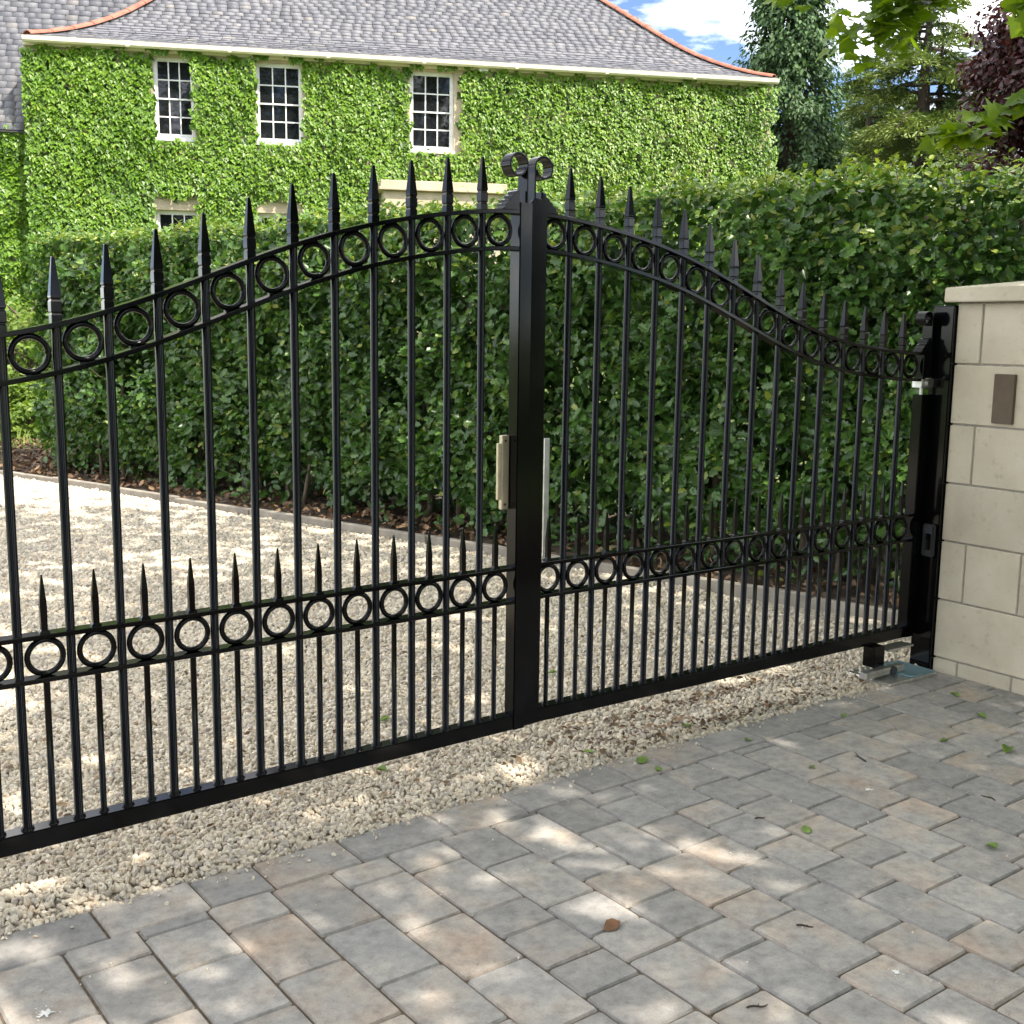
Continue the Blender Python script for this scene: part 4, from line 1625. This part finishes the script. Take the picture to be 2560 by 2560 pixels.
# ------------------------------------------------------------------ ivy
ivy = empty('ivy', (-2.0 * FT[0], 24.5 - 2.0 * FT[1] - .1, FZ))
tag(ivy, 'dense bright green ivy covering the front of the house', 'ivy')
IB = np.array(ivy.location)


def f2w(a, out, z):
    return np.array([0, 24.5, 0.0])[None] + a[:, None] * FT + out[:, None] * FN + z[:, None] * up3


def ivy_leaves(n):
    a = rng.uniform(AL - .02, AR + .10, n)
    z = rng.uniform(1.0, 6.66, n)
    edge = 0.05 * noise2(a, z, 21, 7.0) + 0.03 * noise2(a, z, 22, 19.0)
    ok = np.ones(n, bool)
    for i, (x0, x1, z0, z1) in enumerate(WINS):
        up_ = 6.75 if i < 3 else z1 + .24
        right = 0.12 if i == 2 else (0.0 if i == 1 else -0.04)
        ok &= ~((a > x0 - 0.0 + edge * .5) & (a < x1 + right + edge * .6) & (z > z0 - .03 + edge * .6) & (z < up_ + edge))
    ok &= ~((a > -2.86 + edge) & (a < -.34 + edge) & (z < 4.37 + edge * .7))
    ok &= z < 6.63 + edge * 1.1
    ok &= a < AR + 0.05 + 0.07 * noise2(z, z * 0, 23, 3.0) + edge
    return a[ok], z[ok], edge[ok]


a, z, edge = ivy_leaves(62000)
n = len(a)
th = 0.125 + 0.045 * noise2(a, z, 24, 2.0) + 0.025 * noise2(a, z, 25, 7.0) + np.clip((a - 4.9) / .6, 0, 1) * 0.09
lay = np.abs(rng.normal(0, 0.028, n))
out = th - lay
# the outline close to the window openings is thinner
nr = FN[None] * 1.0 + up3[None] * rng.uniform(.15, .9, n)[:, None] + .22 * rnd(n)
tp = -up3[None] * 1.0 + FT[None] * rng.normal(0, .42, n)[:, None] + FN[None] * .25
tone = np.clip(0.46 + .17 * rng.normal(0, 1, n) + .10 * noise2(a, z, 26, 1.1) + 0.10 * np.clip((a + 6) / 8, -1, 1) - 3.0 * np.clip(lay - .03, 0, .1), 0, 1)  # darker leftward and deeper in: shade put into the leaf tone
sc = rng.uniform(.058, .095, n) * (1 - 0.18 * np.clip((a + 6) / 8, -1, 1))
pw = f2w(a, out, z)
# tendrils creeping over the frieze beside the windows
ta, tz = [], []
for (x0, x1, _, _) in WINS[:3]:
    for sx_, ex in ((x0, 1), (x1, -1)):
        k = rng.integers(26, 46)
        q = rng.random(k) ** 1.6
        ta.append(sx_ + ex * q * rng.uniform(.18, .38))
        tz.append(6.64 - .02 * q + rng.normal(0, .028, k))
for _ in range(16):
    k = rng.integers(4, 10)
    ta.append(np.full(k, rng.uniform(AL, AR)) + rng.normal(0, .05, k))
    tz.append(6.66 + rng.uniform(0, .08, k))
ta, tz = np.concatenate(ta), np.concatenate(tz)
kt = len(ta)
pw = np.vstack([pw, f2w(ta, rng.uniform(.12, .16, kt), tz)])
nr = np.vstack([nr, FN[None] + .4 * rnd(kt)])
tp = np.vstack([tp, -up3[None] + .6 * rnd(kt)])
sc = np.concatenate([sc, rng.uniform(.05, .085, kt)])
tone = np.concatenate([tone, rng.uniform(.15, .6, kt)])
lay = np.concatenate([lay, np.full(kt, .05)])
# wing wall
n2 = 5200
a2, z2 = rng.uniform(AL - 1.6, AL + .05, n2), rng.uniform(1.0, 5.2, n2)
ok = z2 < 5.16 + .06 * noise2(a2, z2, 27, 5.0)
a2, z2 = a2[ok], z2[ok]
n2 = len(a2)
pw2 = f2w(a2, -0.30 + .14 + .05 * noise2(a2, z2, 28, 3.0) - np.abs(rng.normal(0, .03, n2)), z2)
nr2 = FN[None] + up3[None] * rng.uniform(.15, .9, n2)[:, None] + .35 * rnd(n2)
tp2 = -up3[None] + FT[None] * rng.normal(0, .55, n2)[:, None]
pw, nr, tp = np.vstack([pw, pw2]), np.vstack([nr, nr2]), np.vstack([tp, tp2])
sc = np.concatenate([sc, rng.uniform(.08, .13, n2)])
tone = np.concatenate([tone, np.clip(rng.normal(.45, .17, n2), 0, 1)])
lay = np.concatenate([lay, np.full(n2, .05)])
Rm = frames(nr, tp)
dd = np.linalg.norm(pw - np.array([0, 0, CAM_H]), axis=1)
score = np.where(inframe(pw, -.02) & (lay < .015) & (pw[:, 2] > 3.9), sc / dd, 0)
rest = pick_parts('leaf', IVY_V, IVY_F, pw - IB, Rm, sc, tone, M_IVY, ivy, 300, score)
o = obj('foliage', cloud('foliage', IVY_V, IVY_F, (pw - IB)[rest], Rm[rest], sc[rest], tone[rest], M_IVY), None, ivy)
o['kind'] = 'stuff'
# backing leaves all in the darkest tone, painting the shaded gaps
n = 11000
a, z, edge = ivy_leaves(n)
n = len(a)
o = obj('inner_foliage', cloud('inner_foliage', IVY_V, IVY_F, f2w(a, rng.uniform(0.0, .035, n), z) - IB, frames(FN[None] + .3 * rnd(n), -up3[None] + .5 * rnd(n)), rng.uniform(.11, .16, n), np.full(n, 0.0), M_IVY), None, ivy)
o['kind'] = 'stuff'

# ------------------------------------------------------------------ trees behind
def crown_mesh(name, pos, nr, tp, sc, tone, m, base, V=DIA_V, F=DIA_F):
    return cloud(name, V, F, pos - base, frames(nr, tp), sc, np.clip(tone, 0, 1), m)


def broad_tree(name, label, base, height, rad, m, leaf, nleaf, seed, bark=M_BARKDARK, low=0.25, group=None, nb=46):
    r = np.random.default_rng(seed)
    base = np.array([base[0], base[1], float(terrain(base[0], base[1])) - .05])
    t = empty(name, base)
    tag(t, label, 'tree', group)
    b = MB()
    top = Vector((0, 0, height * .8))
    b.tube([(0, 0, 0), (0.05, 0, height * .2), (-.05, .05, height * .45), tuple(top)], [rad * .09, rad * .07, rad * .05, rad * .015], 10)
    cl = []
    for i in range(nb):
        f = r.uniform(low, .97)
        a = r.uniform(0, 6.28)
        rr = rad * math.sqrt(max(0.04, 1 - ((f - .55) / .5) ** 2)) * r.uniform(.55, 1.0)
        tip = Vector((rr * math.cos(a), rr * math.sin(a), height * f))
        st = Vector((0, 0, height * max(.12, f - .22)))
        b.tube([st, st.lerp(tip, .5) + Vector((0, 0, .08 * rad)), tip], [rad * .03, rad * .018, rad * .004], 5, False)
        cl.append(np.array(tip))
        cl.append(np.array(st.lerp(tip, .65)) + r.normal(0, .1 * rad, 3))
    obj('trunk', b.mesh('trunk', bark, smooth='all'), None, t)
    cl = np.array(cl)
    k = r.integers(0, len(cl), nleaf)
    off = r.normal(0, 1, (nleaf, 3))
    off /= np.linalg.norm(off, axis=1, keepdims=True)
    cr = rad * r.uniform(.16, .33, len(cl))
    pos = cl[k] + off * (cr[k] * r.random(nleaf) ** .4)[:, None] * np.array([1, 1, .75])
    nr = off + np.array([0, 0, .7]) + r.normal(0, .5, (nleaf, 3))
    tone = r.normal(.45, .2, nleaf) + .12 * off[:, 2]
    o = obj('crown', cloud('crown', DIA_V, DIA_F, pos, frames(nr, r.normal(0, 1, (nleaf, 3)) - np.array([0, 0, .5])), leaf * r.uniform(.7, 1.2, nleaf), np.clip(tone, 0, 1), m), None, t)
    o['kind'] = 'stuff'
    return t


# tall cypress beside the house
def cypress(base, height, rad, label, seed, nsp=42000):
    r = np.random.default_rng(seed)
    bz = np.array([base[0], base[1], float(terrain(base[0], base[1])) - .05])
    t = empty('cypress_tree', bz)
    tag(t, label, 'tree')
    b = MB().tube([(0, 0, 0), (0, 0, height * .5), (0, 0, height * .97)], [.28, .17, .02], 9)
    pos, nr, tp, tn, sc = [], [], [], [], []
    nb = 420
    for i in range(nb):
        f = r.random() ** .85
        a = r.uniform(0, 6.28)
        prof_ = rad * (0.16 + 0.84 * (1 - f) ** .62) * min(1, .55 + f * 4) * r.uniform(.72, 1.12)
        z0 = height * (.03 + .95 * f)
        d = np.array([math.cos(a), math.sin(a), 0])
        L = prof_
        droop = r.uniform(.02, .28)
        b.tube([(0, 0, z0 - .1), tuple(d * L * .6 + np.array([0, 0, z0 + .1])), tuple(d * L + np.array([0, 0, z0 - droop]))], [.02, .012, .004], 4, False)
        n = nsp // nb
        q = r.uniform(.45, 1.06, n)
        p = d[None] * (L * q)[:, None] + np.array([0, 0, z0])[None] + np.column_stack([r.normal(0, .13, n), r.normal(0, .13, n), r.normal(0, .16, n) - droop * q])
        pos.append(p)
        nr.append(d[None] * .8 + np.array([0, 0, .55])[None] + r.normal(0, .55, (n, 3)))
        tp.append(d[None] * .5 + np.array([0, 0, -.75])[None] + r.normal(0, .4, (n, 3)))
        tn.append(np.clip(.18 + .55 * (q - .5) + r.normal(0, .14, n) + r.normal(0, .08), 0, 1))
        sc.append(r.uniform(.10, .21, n))
    obj('trunk', b.mesh('trunk', M_BARKDARK), None, t)
    o = obj('crown', cloud('crown', *two_sided([(.22, .3), (.16, .7)], .2), np.vstack(pos), frames(np.vstack(nr), np.vstack(tp)), np.concatenate(sc), np.concatenate(tn), M_CYPRESS), None, t)
    o['kind'] = 'stuff'


cypress((7.5, 33.0), 11.6, 2.15, 'tall dense dark green cypress just right of the house', 31)


def cedar(base, height, spread, label, seed):
    r = np.random.default_rng(seed)
    bz = np.array([base[0], base[1], float(terrain(base[0], base[1])) - .05])
    t = empty('cedar_tree', bz)
    tag(t, label, 'tree')
    b = MB().tube([(0, 0, 0), (0.05, 0, height * .35), (-.04, 0, height * .7), (0, 0, height)], [.30, .24, .14, .015], 10)
    b.tube([(0.08, 0, height * .38), (.42, .1, height * .6), (.38, .1, height * .86)], [.13, .09, .02], 7)
    pos, nr, tp, tn, sc = [], [], [], [], []
    tiers = np.concatenate([np.linspace(.26, .99, 17)])
    for ti, f in enumerate(tiers):
        nbr = r.integers(4, 8) if f < .85 else r.integers(4, 6)
        for i in range(nbr):
            a = r.uniform(0, 6.28)
            L = spread * (1.08 - f) ** .62 * r.uniform(.6, 1.12) * (1.0 if f > .4 else 1.05)
            z0 = height * f + r.uniform(-.15, .15)
            d = np.array([math.cos(a), math.sin(a), 0])
            side = np.array([-d[1], d[0], 0])
            rise = r.uniform(.02, .22)
            pts = [np.array([0, 0, z0]) + d * L * q + np.array([0, 0, L * (rise * q - .30 * q ** 2.3)]) for q in np.linspace(0, 1, 6)]
            b.tube([tuple(p) for p in pts], [.05 * (1 - .8 * q) for q in np.linspace(0, 1, 6)], 5, False)
            n = int(400 * L)
            q = r.uniform(.16, 1.04, n) ** .8
            wid = .36 * L * np.sin(np.clip(q, 0, 1) * 2.6) ** .8 + .06
            lat = r.normal(0, .5, n) * wid
            ctr = np.stack([np.interp(q * 5, range(6), [p[k] for p in pts]) for k in range(3)], 1)
            p = ctr + side[None] * lat[:, None] + np.array([0, 0, 1])[None] * (r.normal(0, .035, n) - .34 * np.abs(lat) - .16 * r.random(n) ** 3)[:, None]
            pos.append(p)
            nr.append(np.array([0, 0, 1])[None] + r.normal(0, .5, (n, 3)))
            tp.append(d[None] * .6 + side[None] * np.sign(lat)[:, None] * .7 + np.array([0, 0, -.45])[None] + r.normal(0, .35, (n, 3)))
            tn.append(np.clip(.28 + .62 * q + r.normal(0, .14, n), 0, 1))  # paler towards the tips: their sunlit look is put into the tone
            sc.append(r.uniform(.09, .20, n))
    obj('trunk', b.mesh('trunk', M_BARKDARK), None, t)
    NV, NF = two_sided([(.15, .4)], .1)
    o = obj('crown', cloud('crown', NV, NF, np.vstack(pos), frames(np.vstack(nr), np.vstack(tp)), np.concatenate(sc), np.concatenate(tn), M_CEDAR), None, t)
    o['kind'] = 'stuff'


cedar((10.2, 30.0), 9.3, 3.5, 'open layered cedar with drooping lit branch tips', 41)
cedar((11.5, 39.0), 9.0, 3.6, 'dark fir standing behind the open cedar', 43)
cedar((8.9, 37.0), 7.4, 2.6, 'small dark fir between the cypress and the cedar', 44)
broad_tree('copper_beech', 'dark purple copper beech at the right edge', (11.0, 22.5), 6.5, 3.0, M_BEECH, .15, 100000, 51, low=.02, nb=140)
broad_tree('background_tree', 'dark green tree low behind the cypress and the cedar', (9.6, 44), 7.6, 3.0, M_BROAD, .22, 16000, 52, low=.1)
broad_tree('background_tree', 'green tree behind the trunk of the cedar', (13.9, 43), 8.6, 3.4, M_BROAD, .22, 16000, 53, low=.1)
broad_tree('background_tree', 'broad tree far behind the purple beech', (19.5, 46), 9.0, 4.4, M_BROAD, .22, 16000, 54, low=.1)
broad_tree('background_tree', 'distant low tree between the house corner and the cypress', (6.3, 48), 6.5, 2.6, M_BROAD, .2, 12000, 55, low=.1)
for i, (x, y, h, rd, lb) in enumerate([(-13, -19, 18, 6.0, 'leftmost of the street trees behind the camera'), (-3.5, -21, 20, 6.5, 'second street tree behind the camera'), (6.5, -20, 18.5, 6.0, 'third street tree behind the camera'), (15, -23, 19, 6.5, 'rightmost of the street trees behind the camera')]):
    broad_tree('street_tree', lb, (x, y), h, rd, M_BROAD, .5, 11000, 70 + i, low=.1, group='street trees opposite the gate')

for i, (x, y, h, rd, lb) in enumerate([(19, -4, 13, 4.8, 'nearest of the unseen trees added right of the forecourt for dark reflections'), (22, -12, 15, 5.4, 'unseen tree added right of the forecourt for dark reflections, farthest from the house'), (21, 5, 12, 4.6, 'unseen tree added right of the forecourt for dark reflections, closest to the beech')]):  # unseen trees added so the gate front reflects something dark
    broad_tree('reflection_tree', lb, (x, y), h, rd, M_BROAD, .42, 10000, 80 + i, low=.06, group='unseen trees added on the right for dark gate reflections')

# ------------------------------------------------------------------ maple overhead
MBASE = np.array([4.9, 0.7, -0.07])
map_t = empty('maple_tree', MBASE)
tag(map_t, 'green maple whose leafy branches hang in from the upper right', 'tree')
mr = np.random.default_rng(61)
tr = MB()
fork = np.array([4.85, 0.75, 2.6])
tr.tube([(0, 0, 0), (-.03, .03, 1.2), tuple(fork - MBASE), (-.1, .1, 4.2), (-.2, .1, 6.2)], [.24, .19, .17, .12, .05], 12)
limbs = []
for i in range(16):
    a = i * 2 * math.pi / 16 * 1.0 + mr.uniform(-.15, .15)
    el = mr.uniform(.25, .9)
    L = mr.uniform(2.6, 3.9)
    st = fork + np.array([0, 0, mr.uniform(-.1, 2.4)])
    d = np.array([math.cos(a), math.sin(a), el])
    d /= np.linalg.norm(d)
    pts = [st + d * L * q + np.array([0, 0, -.25 * q * q * L * .4]) for q in np.linspace(0, 1, 6)]
    limbs.append(np.array(pts))
    tr.tube([tuple(p - MBASE) for p in pts], [.07 * (1 - .75 * q) for q in np.linspace(0, 1, 6)], 7, False)
for e in ((1.9, 3.2, 5.2), (0.6, 4.0, 5.4), (2.2, 4.6, 5.2), (-0.6, 3.2, 5.2), (-0.4, 5.4, 5.6), (-1.8, 4.4, 5.3)):
    e = np.array(e)
    st = fork + np.array([0, 0, 1.2])
    pts = [st + (e - st) * q + np.array([0, 0, .5 * math.sin(3.14 * q)]) for q in np.linspace(0, 1, 8)]
    limbs.append(np.array(pts))
    tr.tube([tuple(p - MBASE) for p in pts], [.075 * (1 - .8 * q) for q in np.linspace(0, 1, 8)], 7, False)
lp = np.vstack(limbs)
pos, nr, tp, sc, tn = [], [], [], [], []
ncl = 0
while ncl < 490:
    v = mr.normal(0, 1, 3)
    v /= np.linalg.norm(v)
    v *= mr.random() ** .4
    c = np.array([4.75, 0.75, 5.4]) + v * np.array([3.9, 3.6, 2.2])
    if ncl >= 330:
        c = np.array([0.6, 4.3, 5.4]) + v * np.array([3.3, 2.3, 1.0])
    if c[2] < 2.35 + .33 * max(0, c[1]) or (c[1] > 3.9 and ncl < 330) or c[1] > 6.3:
        continue
    ncl += 1
    j = np.argmin(np.linalg.norm(lp - c, axis=1))
    mid = (lp[j] + c) / 2 + mr.normal(0, .1, 3)
    tr.tube([tuple(lp[j] - MBASE), tuple(mid - MBASE), tuple(c - MBASE)], [.016, .011, .004], 4, False)
    n = mr.integers(25, 40) if ncl <= 330 else mr.integers(18, 30)
    o_ = mr.normal(0, .26, (n, 3)) * np.array([1.2, 1.2, .55])
    pos.append(c + o_)
    nr.append(np.array([0, 0, 1.0])[None] + mr.normal(0, .4, (n, 3)))
    tp.append(o_ * np.array([1, 1, 0]) + mr.normal(0, .15, (n, 3)) + np.array([0, 0, -.12]))
    sc.append(mr.uniform(.085, .135, n))
    tn.append(np.clip(mr.normal(.5, .22, n), 0, 1))


def sprig(path, n, spread, size, start, tone=.55):
    path = np.array(path, float)
    st = np.array(start)
    m1 = (st + path[0]) / 2 + np.array([0, 0, .12])
    tr.tube([tuple(st - MBASE), tuple(m1 - MBASE)] + [tuple(p - MBASE) for p in path], [.012, .009] + [.006 * (1 - .8 * i / len(path)) for i in range(len(path))], 5, False)
    t = mr.uniform(0, len(path) - 1.001, n)
    i = t.astype(int)
    f = (t - i)[:, None]
    c = path[i] * (1 - f) + path[i + 1] * f
    o_ = mr.normal(0, 1, (n, 3)) * np.array([spread, spread * 1.2, spread * .55])
    pos.append(c + o_ + np.array([0, 0, -.01]))
    nr.append(np.array([0, 0, 1.0])[None] + mr.normal(0, .42, (n, 3)) + np.array([-.1, -.35, 0])[None])
    dr = (path[i + 1] - path[i])
    dr /= np.linalg.norm(dr, axis=1, keepdims=True) + 1e-6
    tp.append(dr * .5 + o_ / spread * .5 + np.array([-.2, 0, -.75]))
    sc.append(mr.uniform(.8, 1.2, n) * size)
    tn.append(np.clip(mr.normal(tone, .2, n), 0, 1))


sprig([(2.35, 4.25, 2.42), (1.98, 4.3, 2.36), (1.88, 4.3, 2.30), (1.74, 4.32, 2.23), (1.63, 4.3, 2.18), (1.56, 4.3, 2.14)], 58, .038, .088, (3.4, 3.3, 3.7), .65)
sprig([(2.5, 5.2, 3.4), (2.05, 5.5, 3.14), (1.92, 5.6, 3.02), (1.80, 5.6, 2.96), (1.68, 5.6, 2.90), (1.57, 5.6, 2.84)], 210, .075, .074, (3.6, 3.4, 4.4), .6)
sprig([(1.95, 5.6, 3.05), (1.80, 5.55, 2.96), (1.68, 5.6, 2.84), (1.66, 5.6, 2.68)], 70, .05, .074, (2.5, 5.2, 3.4), .6)
sprig([(2.0, 6.0, 3.45), (1.7, 6.2, 3.28), (1.45, 6.2, 3.18), (1.34, 6.2, 3.13)], 70, .06, .075, (2.5, 5.2, 3.4), .6)
sprig([(2.5, 4.4, 2.95), (2.1, 4.6, 2.78), (1.97, 4.6, 2.68), (2.0, 4.6, 2.58)], 60, .05, .080, (3.4, 3.4, 4.0), .55)
obj('trunk', tr.mesh('trunk', M_BARK, smooth='all'), None, map_t)
pos, nr, tp, sc, tn = np.vstack(pos), np.vstack(nr), np.vstack(tp), np.concatenate(sc), np.concatenate(tn)
Rm = frames(nr, tp)
score = np.where(inframe(pos, .04), sc / np.linalg.norm(pos - np.array([0, 0, CAM_H]), axis=1), 0)
rest = pick_parts('leaf', MAPLE_V, MAPLE_F, pos - MBASE, Rm, sc, tn, M_MAPLE, map_t, 300, score)
o = obj('crown', cloud('crown', MAPLE_V, MAPLE_F, (pos - MBASE)[rest], Rm[rest], sc[rest], tn[rest], M_MAPLE), None, map_t)
o['kind'] = 'stuff'

# ------------------------------------------------------------------ grass and weeds at the left
n = 9000
u, w = rng.uniform(-7, 0.6, n), rng.uniform(0.9, 9.0, n)
px, py = K0[0] + KD[0] * u + KN[0] * w, K0[1] + KD[1] * u + KN[1] * w
pp = np.column_stack([px, py, terrain(px, py) - .01])
BL_V, BL_F = [(-.06, 0, 0), (.06, 0, 0), (.045, .55, .05), (-.045, .55, .05), (0, 1, .18)], [(0, 1, 2, 3), (3, 2, 4)]
tag(obj('long_grass', cloud('long_grass', BL_V, BL_F, pp, frames(rnd(n) * np.array([1, 1, .2]), up3[None] + .35 * rnd(n)), rng.uniform(.12, .34, n), np.clip(rng.normal(.6, .22, n), 0, 1), M_GRASS)), 'bright sunlit long grass beyond the left end of the hedge', kind='stuff')

for i, (u, w, h, rd, lb) in enumerate([(-3.7, 2.5, 1.9, .95, 'sunlit yellow green shrub beyond the left end of the hedge'), (-2.6, 1.75, 0.85, .5, 'low bright shrub by the edging at the far left')]):
    x, y = kst(u, w)
    broad_tree('shrub', lb, (x, y), h, rd, M_GRASS, .075, 5200, 90 + i, bark=M_BARK, low=.12, nb=60)['category'] = 'shrub'

# ------------------------------------------------------------------ small things on the paving
def fallen_leaf(x, y, size, m, label, seed, z=0.004):
    r = random.Random(seed)
    V, F = two_sided([(.20, .12), (.34, .40), (.26, .68), (.10, .88)], .35)
    V = [(x_, y_ - .5, z_ + .10 * math.sin(5 * y_ + seed) + r.uniform(-.03, .03)) for x_, y_, z_ in V]
    zm = min(v[2] for v in V)
    b = MB().add([(a * size, c * size, (d - zm) * size) for a, c, d in V], F)
    b.tube([(0, -.5 * size, .08 * size), (0.05 * size, -.72 * size, .03 * size)], [.012 * size, .008 * size], 5)
    o = obj('fallen_leaf', b.mesh('fallen_leaf', m), None, None, (x, y, z), (0, 0, r.uniform(0, 6.28)))
    tag(o, label, 'leaf', 'fallen leaves on the paving')


for i, (x, y, s, m, lb) in enumerate([
        (0.872, 3.169, .046, M_LEAFGREEN, 'curled green leaf lying alone on a pinkish block mid paving'),
        (1.373, 3.071, .048, M_LEAFGREEN, 'green leaf on a pale block near the right edge of the paving'),
        (1.747, 3.844, .060, M_LEAFGREEN, 'largest upright green leaf at the right, below the pillar'),
        (1.555, 3.929, .034, M_LEAFGREEN, 'small yellow green leaf on a joint below the pillar'),
        (1.014, 3.665, .030, M_LEAFGREEN, 'tiny green leaf in the middle of a grey block'),
        (0.450, 3.697, .060, M_LEAFGREEN, 'ragged green leaf on the edge row next to the gravel'),
        (0.497, 3.629, .038, M_LEAFGREEN, 'little green leaf touching the ragged one at the edge row'),
        (0.850, 3.911, .030, M_LEAFGREEN, 'pale green leaf on the joint behind the edge row'),
        (1.795, 4.462, .042, M_LEAFGREEN, 'dark green leaf nearest the foot of the pillar'),
        (1.799, 4.204, .048, M_LEAFGREEN, 'wilted green leaf with dark edge in front of the pillar'),
        (1.269, 4.189, .032, M_LEAFGREEN, 'small light green leaf beside the sunlit patch by the gravel'),
        (0.255, 2.598, .058, M_LEAFBROWN, 'single brown curled leaf on the near paving'),
        (0.647, 4.032, .045, M_LEAFGREEN, 'green leaf on the gravel strip right of the meeting stiles'),
        (0.274, 3.747, .048, M_LEAFGREEN, 'green leaf on the gravel near the foot of the cover strip'),
        (0.176, 4.660, .046, M_LEAFGREEN, 'green leaf on the gravel seen through the farther gate leaf'),
        (-0.413, 3.559, .046, M_LEAFGREEN, 'green leaf on the gravel just below the nearer bottom rail'),
        (-0.459, 4.044, .048, M_LEAFGREEN, 'green leaf on the gravel seen through the nearer gate leaf')]):
    fallen_leaf(x, y, s, m, lb, i + 3, 0.003 if i < 12 else 0.012)


def twig(x, y, L, rz, label, seed):
    r = random.Random(seed)
    pts = [(L * (q - .5), .12 * L * math.sin(3.1 * q + seed), .0035 + .002 * math.sin(6 * q)) for q in [i / 6 for i in range(7)]]
    b = MB().tube(pts, [.0022, .0026, .0026, .0024, .002, .0018, .001], 6)
    b.tube([pts[3], (pts[3][0] + .16 * L, pts[3][1] + .14 * L, .004)], [.0016, .0008], 5)
    tag(obj('twig', b.mesh('twig', M_TWIG, smooth='all'), None, None, (x, y, 0.001), (0, 0, rz)), label, 'twig', 'twigs dropped on the paving')


twig(1.207, 3.761, .085, 1.9, 'curved thin twig on a grey block well behind the others', 1)
twig(0.541, 2.273, .050, .5, 'short thick twig close to the bottom edge of the paving', 2)
twig(1.505, 3.421, .050, 2.2, 'small reddish twig at the right side of the paving', 3)
twig(0.753, 3.248, .036, .2, 'tiny twig on a joint left of the green leaf', 4)
twig(0.729, 2.614, .040, -.4, 'grey twig scrap in the middle of a long block', 5)


def splat(x, y, rad, label, seed):
    r = random.Random(seed)
    b = MB()
    n = 26
    vs = [(0, 0, .0022)]
    for i in range(n):
        a = 2 * math.pi * i / n
        rr = rad * r.uniform(.35, 1.15)
        vs.append((rr * math.cos(a), rr * math.sin(a), .0006))
    b.add(vs, [(0, 1 + i, 1 + (i + 1) % n) for i in range(n)])
    for k in range(9):
        a, q = r.uniform(0, 6.28), rad * r.uniform(.9, 1.9)
        c, s2 = (q * math.cos(a), q * math.sin(a)), rad * r.uniform(.05, .14)
        b.add([(c[0] + s2 * math.cos(t), c[1] + s2 * math.sin(t), .0012) for t in (0, 1.2, 2.5, 3.8, 5.0)], [(0, 1, 2, 3, 4)])
    tag(obj('bird_dropping', b.mesh('bird_dropping', M_LIME), None, None, (x, y, .0025)), label, 'bird dropping', 'white droppings on the paving')


splat(-0.965, 2.215, .017, 'largest white bird dropping, at the lower left of the paving', 1)
splat(1.148, 3.478, .013, 'white splash on a grey block right of the middle', 2)
splat(0.888, 2.418, .011, 'white streaked splash on a block low at the right', 3)
